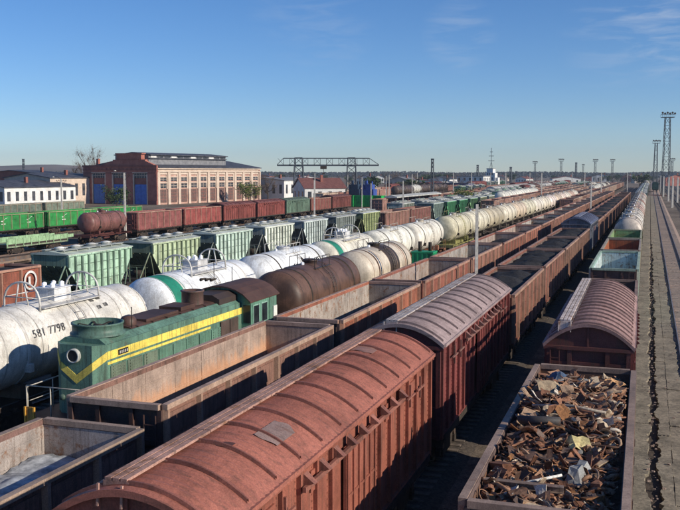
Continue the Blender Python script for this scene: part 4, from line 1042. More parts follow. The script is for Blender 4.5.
# row F : brown gondola, grain hoppers, gondolas, hoppers
gF = 'hopper row behind the light tanks'
gond('F', 35.0, gc((.34,.11,.07), (.09,.07,.06)), 'orange brown gondola with white painted ring, left of the green hoppers', gF, top=3.8, lod=0, W=3.0)
coal('F', 35.0, 12.7, 3.8, 91, 'dark rubble heap in the orange brown gondola with the white ring', 3.3, .5)
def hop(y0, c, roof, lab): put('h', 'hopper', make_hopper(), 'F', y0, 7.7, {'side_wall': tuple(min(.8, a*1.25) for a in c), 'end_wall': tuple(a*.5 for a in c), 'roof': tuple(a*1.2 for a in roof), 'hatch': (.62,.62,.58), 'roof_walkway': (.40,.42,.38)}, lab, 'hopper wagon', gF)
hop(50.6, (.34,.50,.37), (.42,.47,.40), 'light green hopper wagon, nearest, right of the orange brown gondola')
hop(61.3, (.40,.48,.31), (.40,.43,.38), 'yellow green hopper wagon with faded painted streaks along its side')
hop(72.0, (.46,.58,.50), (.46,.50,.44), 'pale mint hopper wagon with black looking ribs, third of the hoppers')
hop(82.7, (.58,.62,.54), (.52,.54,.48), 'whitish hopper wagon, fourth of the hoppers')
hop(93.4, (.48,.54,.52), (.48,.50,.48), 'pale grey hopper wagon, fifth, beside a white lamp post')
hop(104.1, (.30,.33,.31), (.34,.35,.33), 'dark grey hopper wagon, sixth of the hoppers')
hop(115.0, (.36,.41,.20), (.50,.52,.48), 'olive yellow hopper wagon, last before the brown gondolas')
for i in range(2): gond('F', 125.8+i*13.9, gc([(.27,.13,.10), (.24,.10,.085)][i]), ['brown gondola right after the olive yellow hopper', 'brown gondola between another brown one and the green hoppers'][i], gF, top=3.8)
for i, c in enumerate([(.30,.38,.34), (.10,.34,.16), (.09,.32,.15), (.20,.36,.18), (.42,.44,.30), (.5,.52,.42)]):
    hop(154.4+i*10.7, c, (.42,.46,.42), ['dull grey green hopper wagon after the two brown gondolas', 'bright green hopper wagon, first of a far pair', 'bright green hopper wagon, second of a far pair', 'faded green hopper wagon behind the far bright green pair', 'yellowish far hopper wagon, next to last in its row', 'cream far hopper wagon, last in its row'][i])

# row G and H
gG = 'wagons in the row before the brick depot'
put('f', 'flat13', make_flat(11.5), 'G', 84.6, 11.5, {'deck': (.25,.30,.20), 'drop_side': (.30,.46,.26)}, 'light green flat wagon with drop sides below the bright green wagons', 'flat wagon', gG)
put('t', 'tank_small', make_tank(8.8, 1.36, 2.95, 1, 'plain'), 'G', 101.6, 8.8, tk((.20,.085,.075), weld_seam=(.1,.05,.045), underframe=(.12,.04,.035), strap=(.1,.05,.045), hatch=(.2,.1,.09), guard_rail=(.15,.08,.07), ladder=(.15,.08,.07)), 'dark red brown tank wagon in front of the brick depot', 'tank wagon', gG)
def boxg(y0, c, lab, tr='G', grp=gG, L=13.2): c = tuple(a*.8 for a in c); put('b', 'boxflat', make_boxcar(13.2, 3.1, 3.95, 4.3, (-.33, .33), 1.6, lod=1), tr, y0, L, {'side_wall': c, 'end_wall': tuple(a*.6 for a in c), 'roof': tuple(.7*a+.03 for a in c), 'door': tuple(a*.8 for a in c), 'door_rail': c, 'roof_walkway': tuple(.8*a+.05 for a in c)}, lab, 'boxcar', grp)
def gng(y0, c, lab): gond('G', y0, gc(c), lab, gG, top=3.9)
gng(112.8, (.31,.10,.09), 'nearest dark red gondola touching the red brown tank wagon')
gng(126.7, (.33,.09,.08), 'dark red gondola below the left end of the cream depot windows')
boxg(140.6, (.30,.085,.070), 'rust red boxcar below the middle of the depot')
boxg(154.9, (.32,.09,.075), 'rust red boxcar below the far end of the depot')
boxg(169.2, (.17,.26,.19), 'dull green boxcar between the red boxcars of the depot row')
gng(183.6, (.33,.12,.10), 'dark red gondola after the dull green boxcar'); boxg(197.6, (.26,.09,.075), 'dark red boxcar after the gondola beyond the green boxcar')
gH = 'bright green wagons before the white station sheds'
for i in range(4):
    gond('H', 88.5+i*14.0, gc((.03,.30,.07), (.03,.20,.06)), ['bright green gondola at the left edge below the white sheds', 'second bright green gondola, with white marks, left of the thin pole', 'third bright green gondola, right of the thin pole', 'fourth bright green gondola, behind the red brown tank wagon'][i], gH, top=3.6, W=3.1)
gond('I', 136, gc((.20,.27,.22)), 'grey green gondola at the left standing behind the bright green wagons', 'two pale wagons behind the bright green ones', top=3.6)
gond('I', 150, gc((.27,.30,.22)), 'pale green gondola standing behind the bright green wagons', 'two pale wagons behind the bright green ones', top=3.6)
gond('K3', 44, gc((.06,.045,.042)), 'blackish open wagon at the left edge behind the orange brown gondola', 'dark wagon at left', top=3.6)

# markings seen in the photo: number on the nearest tank, white ring on the orange gondola, swooshes on the bright green wagons
def text_on(parent, txt, size, loc, rot, mat, name):
    cu = bpy.data.curves.new(name, 'FONT'); cu.body = txt; cu.size = size; cu.extrude = .003; cu.materials.append(mat); cu.space_character = 1.15
    t_ = bpy.data.objects.new(name, cu); C.objects.link(t_); me = bpy.data.meshes.new_from_object(t_.evaluated_get(bpy.context.evaluated_depsgraph_get())); me.materials.clear(); me.materials.append(mat); bpy.data.objects.remove(t_)
    o = bpy.data.objects.new(name, me); C.objects.link(o); o.parent = parent; o.location = loc; o.rotation_euler = rot; return reg(parent, o)
E1 = [o for o in C.objects if o.get('label', '').startswith('nearest dusty white gas tank')][0]
a = math.radians(17)      # height angle on the barrel
MINK = simple('black_stencil', (.05, .05, .05), col2=(.30, .28, .26), lo=.45, hi=.7, scale=9, rough=.7, bmp=0)
MWPT = simple('white_stencil', (.62, .60, .56), var=.25, scale=6, rough=.8, bmp=0)
def barrel_text(parent, txt, size, y, ang, mat, r=1.5, zc=3.1):
    R = Matrix((Vector((0, 1, 0)), Vector((-math.sin(ang), 0, math.cos(ang))), Vector((math.cos(ang), 0, math.sin(ang))))).transposed()
    return text_on(parent, txt, size, ((r+.025)*math.cos(ang), y, zc+(r+.025)*math.sin(ang)), R.to_euler(), mat, 'number_marking')
barrel_text(E1, '581 7798', .45, -3.15, a, MINK)
barrel_text(E1, '1', .4, -.75, a, MINK)
for k in range(2):
    for q in range(2):
        mb = MB(); aa = math.radians(52-k*16+q*2); R = 1.512; yq = 1.2+q*.5+k*.15
        mb.add([(R*math.cos(aa+d), yq+e, 3.1+R*math.sin(aa+d)) for d, e in ((0,0),(0,.28),(.12,.28),(.12,0))], [(0,1,2,3)]); part(mb, 'stencil_mark', MINK, E1)
FG = [o for o in C.objects if o.get('label', '').startswith('orange brown gondola with white painted ring')][0]
mb = MB(); mb.lathe([(.48, 0), (.62, .0), (.62, .015), (.48, .015)], (1.53, 5.25, 2.95), 'x', 28, 0, False); mb.box(1.531, 1.54, 5.05, 5.25, 2.65, 3.2)
part(mb, 'painted_ring', MWPT, FG)
G = [o for o in C.objects if o.get('category') == 'gondola wagon' and 'bright green gondola' in o.get('label', '') and o.get('group', '').startswith('bright green wagons')]
rnd = random.Random(2)
for o in G:
    for yy in (-3.2, 2.4):
        mb = MB(); x = 1.475
        mb.prism([(yy, 2.7), (yy+.5, 2.75), (yy+1.1, 3.1), (yy+1.5, 3.15), (yy+.9, 2.95), (yy+.3, 2.55)], x, x+.012, 'x'); mb.box(x, x+.012, yy+.1, yy+1.0, 2.2, 2.32); part(mb, 'white_marking', MWPT, o)

BX = [o for o in C.objects if o.get('label', '').startswith('brick red boxcar')][0]
def roof_patch(y0, y1, x0, x1, col, seed):
    seed *= 7.3      # grey tar repair following the arch
    pr_ = arch(2.95/2, 4.32, 4.92, 40); rr = random.Random(seed)
    zz = lambda x: 4.32+(4.92-4.32)*(1-(x/1.475)**2)**.97+.032
    mb = MB(); n = 12; vs = []
    for i in range(n+1):
        x = x0+(x1-x0)*i/n; a = y0+.25*noise.noise(Vector((x*3, seed, 0))); b = y1+.25*noise.noise(Vector((x*3, seed, 5))); vs += [(x, a, zz(x)), (x, b, zz(x))]
    mb.add(vs, [(2*i, 2*i+1, 2*i+3, 2*i+2) for i in range(n)]); o = mb.build('roof_patch', MPR, BX); o.color = (*col, 1); reg(BX, o); o['label'] = 'scuffed grey repair patch on the red roof'
roof_patch(-3.75, -2.75, .55, 1.0, (.25, .17, .15), 1); roof_patch(-4.7, -4.45, .3, .5, (.12, .05, .04), 2); roof_patch(4.0, 4.6, -.1, .5, (.38, .20, .155), 3)

# ------------------------------------------------------------------ far yard: single-mesh wagons (too small to show parts)
def collapse(root):
    vs = []; fs = []; mi = []; sm = []; mats = []
    for o in all_kids(root):
        M = Matrix.Identity(4); q = o
        while q is not None and q != root: M = (Matrix.Translation(q.location) @ q.rotation_euler.to_matrix().to_4x4()) @ M; q = q.parent
        n = len(vs); vs += [tuple(M @ v.co) for v in o.data.vertices]
        base = []
        for m_ in o.data.materials:
            if m_ not in mats: mats.append(m_)
            base.append(mats.index(m_))
        for p in o.data.polygons: fs.append([i+n for i in p.vertices]); mi.append(base[p.material_index]); sm.append(p.use_smooth)
    me = bpy.data.meshes.new('far_wagon'); me.from_pydata(vs, [], fs)
    for m_ in mats: me.materials.append(m_)
    me.polygons.foreach_set('material_index', mi); me.polygons.foreach_set('use_smooth', sm); me.update()
    gone = all_kids(root)+[root]
    for o in gone: KIDS.pop(o.name, None)
    for o in gone: bpy.data.objects.remove(o)
    return me
def far_bogie(root, y, lod=0):
    mb = MB()
    for s in (-1, 1):
        mb.box(*sorted((s*.95, s*1.12)), -1.2, 1.2, .4, .75)
        for k in (-.92, .92): mb.lathe([(.475, -.06), (.475, .06)], (s*.79, k, .675), 'x', 12)
    return part(mb, 'bogie', MUN, root, (0, y, 0))
_b, _c = bogie, coupler
bogie = far_bogie
def coupler(root, y, s): pass
MPALE = painted('pale_roof', 0.15, 0.3, col=(.50, .50, .46))
MPbak = MPR
FAR = {}
FAR['gondola'] = collapse(make_gondola(12.7, 3.0, 3.7, 7, 2)())
FAR['tank'] = collapse(make_tank(10.8, 1.5, 3.1, 2, 'plain')())
MPR = MPALE; FAR['hopper'] = collapse(make_hopper()()); MPR = MPbak
FAR['boxcar'] = collapse(make_boxcar(13.2, 3.0, 4.2, 4.8, (-.33, .33), 1.6, lod=2)())
bogie, coupler = _b, _c
LOADS = [MCO]
PAL = {'gondola': [((.30,.12,.095), 'reddish'), ((.22,.09,.07), 'dark red'), ((.36,.20,.16), 'pinkish'), ((.50,.38,.30), 'pale brown')],
       'tank': [((.70,.68,.60), 'cream'), ((.10,.07,.06), 'black'), ((.62,.55,.46), 'dusty beige')],
       'hopper': [((.20,.36,.22), 'green'), ((.42,.46,.40), 'pale grey')],
       'boxcar': [((.28,.09,.07), 'rust red'), ((.20,.12,.10), 'brown'), ((.62,.60,.56), 'whitish')]}
CAT = {'gondola': 'gondola wagon', 'tank': 'tank wagon', 'hopper': 'hopper wagon', 'boxcar': 'boxcar'}
rnd = random.Random(21)
rows = [('K1', 262, 560, 'gondola'), ('K2', 190, 560, 'gondola'), ('F', 222, 560, 'mix'), ('K3', 150, 560, 'gondola'), ('K4', 170, 560, 'mix'), ('K5', 240, 560, 'boxcar'),
        ('K6', 190, 560, 'gondola'), ('K7', 330, 560, 'mix'), ('G', 330, 560, 'gondola'), ('H', 230, 560, 'mix'), ('J', 290, 480, 'boxcar'), ('D', 205, 560, 'gondola'),
        ('A', 251, 560, 'mix'), ('E', 273, 560, 'mix')]
RP = {'K1': 'first row behind the white tanks', 'K2': 'second row behind the white tanks', 'F': 'hopper row', 'K3': 'first row behind the hoppers', 'K4': 'second row behind the hoppers', 'K5': 'third row behind the hoppers', 'K6': 'fourth row behind the hoppers', 'K7': 'fifth row behind the hoppers', 'G': 'depot row', 'H': 'bright green row', 'J': 'row behind the bright green row', 'D': 'locomotive row', 'A': 'rightmost row', 'E': 'white tank row'}
for tr, ya, yb, kind in rows:
    nth = 0
    y = ya; k = kind if kind != 'mix' else 'tank'; run = 0
    while y < yb:
        if run <= 0: k = kind if kind != 'mix' and rnd.random() < .75 else rnd.choice(('gondola', 'tank', 'boxcar', 'hopper', 'gondola')); run = rnd.randint(3, 7); ci = rnd.randrange(len(PAL[k])); y += rnd.choice((0, 0, 8))
        run -= 1
        c, cn_ = PAL[k][ci if rnd.random() < .6 else rnd.randrange(len(PAL[k]))] if True else None
        o = bpy.data.objects.new(CAT[k].replace(' ', '_'), FAR[k]); C.objects.link(o)
        loc, rz = place(tr, y+6.5, 13); o.location = loc; o.rotation_euler = (0, 0, rz); v_ = rnd.uniform(.85, 1.15); o.color = (c[0]*v_, c[1]*v_, c[2]*v_, 1)
        nth += 1; tag(o, '%s %s, distant %s of the %s' % (cn_, CAT[k], (ORD+ORD2)[nth-1].replace('nearest', 'first'), RP[tr]), CAT[k], 'far %s %ss packed toward the horizon' % (cn_, CAT[k]))
        y += {'gondola': 13.9, 'tank': 12.0, 'hopper': 13.6, 'boxcar': 14.6}[k]
lo = bpy.data.objects.new('locomotive', FAR['boxcar']); C.objects.link(lo); lo.location = (tx('right', 470), 470, 0); lo.color = (.05, .12, .09, 1)
tag(lo, 'small dark green rail vehicle standing far away on the right hand track', 'locomotive')

# ------------------------------------------------------------------ buildings
def brickmat(name, c1, c2, sc=1.0):
    m, t, b = new_mat(name); v = coords(t, rnd=False)
    n = noi(t, v, .5, 8, .7); n2 = noi(t, v, 5, 6, .8)
    c = ramp(t, n, [(.35, c1), (.65, c2)]); c = mix(t, 'MULTIPLY', 1.0, c, ramp(t, n2, [(.3, .7), (.7, 1.3)]))
    t.links.new(c, b.inputs['Base Color']); b.inputs['Roughness'].default_value = .9; bump(t, b, n2, .3, .05); return m
MBR = brickmat('red_brick', (.27, .085, .065), (.42, .165, .12))
MBD = brickmat('dark_brick', (.19, .065, .05), (.29, .11, .085))
MCR = brickmat('cream_render', (.48, .37, .29), (.64, .52, .42))
MBP = brickmat('faded_pink_brick', (.36, .20, .155), (.50, .32, .25))
MWT = brickmat('white_render', (.55, .53, .50), (.76, .75, .72))
MRF = simple('dark_roof_metal', (.035, .035, .042), col2=(.10, .10, .115), scale=.8, rough=.6)
MRG = simple('grey_roof', (.13, .13, .14), col2=(.24, .24, .25), scale=.9, rough=.7)
MBLU = simple('blue_door_paint', (.03, .12, .42), col2=(.05, .18, .58), scale=1.2, rough=.5)
MWIN = simple('window_dark', (.025, .03, .035), col2=(.09, .09, .10), scale=.7, rough=.25, bmp=0)
MWOOD = simple('brown_joinery', (.09, .055, .048), col2=(.17, .11, .095), scale=2)
MRR = simple('red_brown_roof', (.13, .05, .045), col2=(.21, .09, .075), scale=1.5, rough=.8)

def depot():
    root = empty('brick_depot', (-137.3, 234, 0), -math.atan2(8.9, 53.4))
    tag(root, 'long old red brick depot with three blue doors and cream windowed side', 'depot')
    W, D, E = 29.0, 55.0, 10.9
    mb = MB(); mb.box(-W+.3, -.62, .6, D, 0, E-.1); m3 = MB(); m3.box(-.619, -.45, .6, D-.5, 0, E-.1); part(m3, 'side_wall', MBP, root); mb.box(-W, 0, D-.5, D, 0, E); mb.box(-W, -W+.5, .3, D-.5, 0, E); part(mb, 'wall', MBR, root)
    # front with three deep bays
    mb = MB(); bays = [(-25.6, -19.9), (-17.4, -11.7), (-9.2, -3.5)]; xs = [-W]+[v for b in bays for v in b]+[0]
    for i in range(0, 8, 2): mb.box(xs[i], xs[i+1], 0, .6, 0, 9.6)
    mb.box(-W, 0, 0, .6, 9.6, 11.6); mb.box(-16.9, -4.3, .02, 1.2, 11.6, 13.4); mb.box(-15.4, -5.8, .02, 1.6, 13.4, 15.0); mb.box(-15.8, -5.4, -.12, 1.7, 15.0, 15.35)
    for sg in (1, -1):
        n = 6
        for i in range(n):
            x0 = -10.6+sg*(6.3+i*(.9 if sg < 0 else .6)); mb.box(*sorted((x0, x0+sg*(.9 if sg < 0 else .6))), .02, 1.0, 11.6, 12.9-i*.22)
            
    part(mb, 'front_wall', MBR, root)
    mb = MB()
    mb.box(-W-.2, .2, -.25, -.002, 11.2, 11.75); mb.box(-W-.1, .1, -.14, -.002, 10.2, 10.45); mb.box(-15.0, -6.2, -.1, .015, 13.3, 13.55)
    for i in range(0, 8, 2): mb.box(xs[i]+.15, xs[i+1]-.15, -.12, -.002, .0, 1.2); mb.box(xs[i]+.3, xs[i+1]-.3, -.1, -.002, 9.2, 9.6)
    for i in range(17): x = -W+.8+i*1.66; mb.box(x, x+.6, -.2, -.145, 10.46, 10.8)
    part(mb, 'cornice', MBD, root)
    for a, b in bays:
        mb = MB(); mb.box(a, b, .45, .598, 0, 9.6); part(mb, 'bay_infill', MBD, root)
        mb = MB(); mb.box(a+.6, b-.6, .25, .448, .1, 6.0)
        for k in range(5): z = .5+k*1.15; mb.box(a+.55, b-.55, .2, .249, z, z+.08)
        mb.box((a+b)/2-.05, (a+b)/2+.05, .18, .249, .1, 6.0); part(mb, 'blue_door', MBLU, root)
        mb = MB(); mb.box(a+.4, b-.4, .3, .448, 7.9, 9.3); wn = part(mb, 'window', MWIN, root)
        mb = MB()
        for k in range(6): x = a+.4+(b-a-.8)*k/5; mb.box(x-.05, x+.05, .24, .299, 7.9, 9.3)
        mb.box(a+.4, b-.4, .24, .299, 8.55, 8.65); part(mb, 'frame', MCR, wn)
        mb = MB()
        for x in (a+.02, b-.42): mb.box(x, x+.4, .02, .3, 0, 9.0)
        mb.box(a-.1, b+.1, -.05, .2, 9.35, 9.598); part(mb, 'bay_trim', MCR, root)
    # long side: cream pilasters, three tiers of openings
    n = 11; p = (D-1)/n
    mb = MB(); mb.box(-.449, -.25, .6, D-.5, 9.0, E-.1); mb.box(-.249, .10, .6, D, 9.7, 10.1); mb.box(-.249, .25, .3, D, 10.5, 10.9)
    for i in range(n+1): y = .9+i*p; mb.box(-.449, 0, y-.55, y+.55, 0, 9.698)
    for i in range(n):
        y = .9+(i+.5)*p; w = p/2-.55
        for z in (6.55, 8.25): mb.box(-.449, -.2, y-w, y+w, z-.18, z+.12)
        for s in (-1, 1): mb.box(-.449, -.24, *sorted((y+s*w, y+s*(w-.45))), 4.6, 9.0)
    part(mb, 'pilaster', MCR, root)
    for i in range(n):
        y = .9+(i+.5)*p; w = p/2-1.0
        for (z0, z1, mt) in ((7.0, 8.05, MWIN), (4.95, 6.2, MWIN), (0.6, 4.5, MWOOD)):
            mb = MB(); mb.box(-.449, -.34, y-w, y+w, z0, z1); wn = part(mb, 'window', mt, root)
            mb = MB(); mb.box(-.339, -.30, y-.05, y+.05, z0, z1); mb.box(-.339, -.31, y-w, y+w, (z0+z1)/2-.04, (z0+z1)/2+.04)
            if z1-z0 > 3: 
                for q in (.25, .75): mb.box(-.339, -.31, y-w, y+w, z0+(z1-z0)*q-.05, z0+(z1-z0)*q+.05)
            part(mb, 'frame', MBD if mt is MWOOD else MCR, wn)
    mb = MB(); mb.prism([(-W-.3, 10.95), (-W-.3, 11.15), (-14.2, 13.6), (.5, 11.15), (.5, 10.95)], .7, D+.3, 'y'); part(mb, 'roof', MRF, root)
    mb = MB(); mb.box(-17.5, -4.5, 1.8, 41, 11.8, 14.7); part(mb, 'roof_lantern', MRG, root)
    mb = MB(); mb.prism([(-18.2, 14.71), (-18.2, 14.95), (-11, 15.7), (-3.8, 14.95), (-3.8, 14.71)], 1.9, 41.4, 'y'); mb.box(-4.5, -3.9, 1.8, 41, 13.7, 13.9); part(mb, 'lantern_roof', MRF, root)
    for i in range(12):
        mb = MB(); y = 2.8+i*3.2; mb.box(-4.499, -4.40, y, y+2.5, 14.0, 14.65); part(mb, 'lantern_window', MWT if i % 3 == 0 else MWIN, root)
    for x in (-25, ):
        mb = MB(); mb.box(x-.4, x+.4, 2, 2.8, 11.5, 13.6); mb.box(x-.5, x+.5, 1.9, 2.9, 13.6, 13.8); part(mb, 'chimney', MBR, root)
depot()

def house(loc, w, d, h, wall, roofm, label, rz=0, nwx=5, nwy=4, gable=1.8, floors=1, cat='house', name='house', flat=False, over=.4):
    root = empty(name, loc, rz); tag(root, label, cat)
    mb = MB(); mb.box(-w/2, w/2, -d/2, d/2, 0, h)
    if not flat: mb.prism([(-w/2, h), (0, h+gable*.98), (w/2, h)], -d/2+.01, d/2-.01, 'y')
    part(mb, 'wall', wall, root)
    mb = MB()
    if flat: mb.box(-w/2-over, w/2+over, -d/2-over, d/2+over, h+.002, h+.35)
    else: mb.prism([(-w/2-over, h-.15), (-w/2-over, h+.05), (0, h+gable+.2), (w/2+over, h+.05), (w/2+over, h-.15), (0, h+gable)], -d/2-over, d/2+over, 'y')
    part(mb, 'roof', roofm, root)
    hf = h/floors
    for f in range(floors):
        for s in (-1, 1):
            for i in range(nwx):
                x = -w/2+w*(i+.5)/nwx; ww = min(.55, w/nwx*.28); mb = MB(); mb.box(x-ww, x+ww, *sorted((s*(d/2+.002), s*(d/2+.05))), f*hf+hf*.32, f*hf+hf*.78); part(mb, 'window', MWIN, root)
            for i in range(nwy):
                y = -d/2+d*(i+.5)/nwy; ww = min(.55, d/nwy*.28); mb = MB(); mb.box(*sorted((s*(w/2+.002), s*(w/2+.05))), y-ww, y+ww, f*hf+hf*.32, f*hf+hf*.78); part(mb, 'window', MWIN, root)
    if not flat: mb = MB(); mb.box(w*.2-.4, w*.2+.4, -.4, .4, h+gable*.4, h+gable+1.1); part(mb, 'chimney', MBD, root)
    return root
def pos(u, Y):   # world X seen at photo column u at distance Y
    k = (u-340)/900.0; r = math.hypot(310, 83)
    s, c = math.sin(math.radians(18.93)), math.cos(math.radians(18.93))
    return Y*(k*c*1.0-s)/(c+k*s)
AZ = -math.atan2(8.9, 53.4)
house((pos(17, 214), 214, 0), 20, 26, 5.6, MWT, MRF, 'low white shed with small windows and dark roof at the far left', AZ, 8, 9, 1.6, 1, 'shed', 'white_shed')
house((pos(58, 236), 236, 0), 19, 24, 8.0, MCR, MRF, 'whitish station annex with tall windows beside the brick depot', AZ, 7, 8, 1.2, 1, 'annex', 'station_annex')
house((pos(25, 262), 262, 0), 44, 12, 8.6, MBD, MRF, 'long dark roofed building rising behind the white sheds', AZ, 12, 3, 1.6, 1, 'building', 'long_building')
house((pos(271, 300), 300, 0), 20, 14, 6.8, MWT, MRG, 'white building with dark windows right of the brick depot', AZ, 7, 4, .9, 1, 'building', 'white_building')
house((pos(292, 330), 330, 0), 16, 14, 6.5, MWT, MRG, 'second white building behind the left crane legs', AZ, 5, 4, 1.0)
house((pos(319, 262), 262, 0), 12, 13, 4.9, MWT, MRR, 'white house with red brown roof and bright gable under the crane', -.9, 3, 4, 2.8)
house((pos(473, 520), 520, 0), 16, 12, 7.2, MWT, MRG, 'white two storey block left of the white tower', AZ, 5, 4, .5, 2, 'building', 'white_block', True)
house((pos(484, 560), 560, 0), 10, 10, 6.0, MWT, MRF, 'small white block with dark top between the larger block and tower', AZ, 4, 4, .5, 2, 'building', 'white_block', True)
house((pos(449, 430), 430, 0), 22, 8, 4.2, simple('violet_wall', (.10,.08,.20), var=.3, scale=1), MRG, 'low violet blue walled shed in the middle distance', AZ, 6, 2, .5, 1, 'shed', 'low_shed', True)
house((pos(412, 500), 500, 0), 30, 9, 4.6, MWT, MRR, 'long white low shed with reddish roof left of the thin dark mast', AZ, 9, 2, 1.2, 1, 'shed', 'long_shed')
# white tower with an antenna
tw = empty('white_tower', (pos(491, 540), 540, 0), AZ); tag(tw, 'square white tower with dark cross shaped antenna on its roof', 'tower')
mb = MB(); mb.box(-5.2, 5.2, -4, 4, 0, 11.5); mb.box(-4.2, 2.8, -4, 4, 11.5, 14.6); mb.box(5.2, 8.2, -3, 3, 0, 8.0); part(mb, 'wall', MWT, tw)
mb = MB(); mb.box(-4.5, 3.1, -4.3, 4.3, 14.602, 14.9); part(mb, 'roof', MRG, tw)
mb = MB(); mb.tube([(-.6, 0, 14.9), (-.6, 0, 30)], .3, 6)
for z, w in ((20.5, 3.4), (24, 2.8), (27, 1.6)): mb.bar((-.6-w, 0, z), (-.6+w, 0, z), .35)
mb.bar((-.6-1.8, 0, 15), (-.6, 0, 20), .2); mb.bar((-.6+1.8, 0, 15), (-.6, 0, 20), .2); part(mb, 'antenna', MLM, tw); tw.scale = (.55, .6, .8)
for i in range(3):
    for j in range(3): mb = MB(); mb.box(-3.6+i*2.6, -2.4+i*2.6, -4.06, -4.001, 3+j*3.4, 4.8+j*3.4); part(mb, 'window', MWIN, tw)
# pale long platform roof
def shed_roof(x0, y0, x1, y1, z, w, label, name='platform_canopy', mt=None):
    d = Vector((x1-x0, y1-y0, 0)); L = d.length; rz = -math.atan2(d.x, d.y)
    root = empty(name, ((x0+x1)/2, (y0+y1)/2, 0), rz); tag(root, label, 'canopy')
    mb = MB(); mb.prism([(-w/2, z-.25), (-w/2, z), (0, z+.35), (w/2, z), (w/2, z-.25)], -L/2, L/2, 'y'); part(mb, 'roof', mt or MPALE, root)
    n = max(3, int(L/8))
    for i in range(n):
        for s in (-1, 1): mb = MB(); mb.box(s*(w/2-.5)-.12, s*(w/2-.5)+.12, -L/2+.5+i*(L-1)/(n-1)-.12, -L/2+.5+i*(L-1)/(n-1)+.12, 0, z-.25); part(mb, 'post', MWOOD, root)
shed_roof(-54.6, 194, -53.4, 234, 4.2, 3.0, 'long low pale canopy roof in the middle distance left of the dark mast')
# green bins / blue machines below the crane
for i in range(4):
    mb = MB(); mb.box(-3, 3, -1.3, 1.3, .1, 3.1)
    for k in range(13): x = -2.9+k*.48; mb.box(x-.06, x+.06, -1.38, -1.302, .2, 3.0)
    mb.box(-3.05, 3.05, -1.4, 1.35, 3.0, 3.2)
    tag(mb.build('container', MCL, None, (pos(346+i*9.2, 240), 240, 0), (.02,.40,.08), AZ), '%s bright green container from the left below the travelling crane' % ['first', 'second', 'third', 'fourth'][i], 'container', 'bright green containers under the crane')
for i, (u, cc, nm) in enumerate(((356, (.025,.05,.09), 'dark'), (370, (.04,.08,.30), 'vivid'))):
    mb = MB(); mb.box(-1.7, 1.7, -1.2, 1.2, 0.0, 4.6); mb.box(-1.1, 1.1, -1.0, 1.0, 4.6, 6.0); mb.box(-2.2, -1.6, -.6, .6, 3.0, 6.0)
    for k in range(4): mb.box(-1.5+k*.8, -1.0+k*.8, -1.26, -1.201, 1.0, 4.6)
    mb.box(-1.4, -.9, -.3, .3, 6.0, 7.2); mb.box(.5, .8, -.3, .3, 6.0, 6.9)
    tag(mb.build('machine', MCL, None, (pos(u, 256.5), 256.5, 0), cc, AZ), '%s blue blocky machine rising above the green containers' % nm, 'machine', 'blue machines under the crane')
# travelling gantry crane
g = empty('gantry_crane', (pos(328, 268), 268, 0), 0.33)
tag(g, 'long lattice gantry crane on two lattice legs above the houses', 'crane')
mb = MB(); half = 16.0; zc = 11.9
mb.box(-half, half, -.5, .5, zc-.35, zc+.15)
mb.bar((-half+2, 0, zc+2.1), (half-3, 0, zc+2.1), .28)
for i in range(15): x = -half+2+i*1.93; mb.bar((x, 0, zc+.1), (x, 0, zc+2.1), .13); mb.bar((x, 0, zc+.1), (x+(1.93 if i % 2 else -1.93)*.9, 0, zc+2.05), .1)
mb.bar((-half, 0, zc+.1), (-half+2, 0, zc+2.1), .18); mb.bar((half, 0, zc+.1), (half-3, 0, zc+2.1), .18); part(mb, 'girder', MLM, g)
for s, x in ((-1, -9.2), (1, 7.4)):
    mb = MB(); lattice(mb, 3.4, 2.6, 0, zc-.4, 5, .28, x, 0); mb.box(x-2.2, x+2.2, -.8, .8, .0, .6); part(mb, 'leg', MLM, g)
    mb = MB(); lattice(mb, 2.4, 2.2, zc+.2, zc+2.3, 1, .25, x, 0); part(mb, 'leg_head', MLM, g)
mb = MB(); mb.box(-2.4, -.4, -.9, .9, zc-1.3, zc-.36); mb.tube([(-1.4, 0, zc-1.3), (-1.4, 0, zc-2.5)], .08, 6); mb.box(-1.8, -1.0, -.3, .3, zc-2.9, zc-2.5); part(mb, 'trolley', MUN, g)

# ------------------------------------------------------------------ poles and masts
def where(X, Y):
    u = 340+900*math.tan(math.atan2(X, Y)+math.radians(18.93)); d = 'nearer' if Y < 450 else 'far' if Y < 800 else 'farther'
    return d+' '+next(p for lim, p in ((80, 'left of the depot'), (270, 'behind the depot'), (385, 'behind the crane'), (432, 'left of the tall dark mast'), (491, 'left of the white tower'), (600, 'right of the white tower'), (9999, 'by the tall floodlight masts')) if u < lim)
def post(u, Y, H, arm, label, X=None, thick=.16, rz=0.3):
    return instance(('post', H, arm, thick), make_post(H, arm, thick), (X if X is not None else pos(u, Y), Y, 0), rz, {}, label, 'post', None)
post(0, 56, 7.7, 'none', 'tall pale post rising between the purple roofed boxcar and coal wagons', X=-10.15, thick=.13)
post(0, 163, 7.9, 'lamp', 'thin pale lamp post above the reddish wagons near the blue roofed wagon', X=-9.6, thick=.15)
post(125, 111.6, 9.6, 'lamp', 'pale post in front of the depot, left of the red gondolas', thick=.17)
post(62, 127, 8.6, 'lamp', 'thin pale post between the bright green wagons', thick=.15)
post(315, 216, 9.4, 'lamp', 'pale post standing under the left half of the crane')
post(314.5, 104, 8.7, 'none', 'slim pale post beside the pale grey hopper wagon', thick=.12)
post(362, 218, 8.4, 'tee', 'pale post in front of the blue machines')
post(371, 130, 8.0, 'none', 'slim pale post beside the olive yellow hopper wagon', thick=.11)
post(403, 150, 8.2, 'tee', 'pale tee topped post behind the brown hopper row gondolas')
post(386, 240, 8.6, 'none', 'plain brownish post right of the green containers')
post(389, 262, 8.8, 'none', 'plain post just beyond the one beside the green containers')
post(412, 300, 9.0, 'tee', 'far tee post left of the tall dark mast', thick=.2)
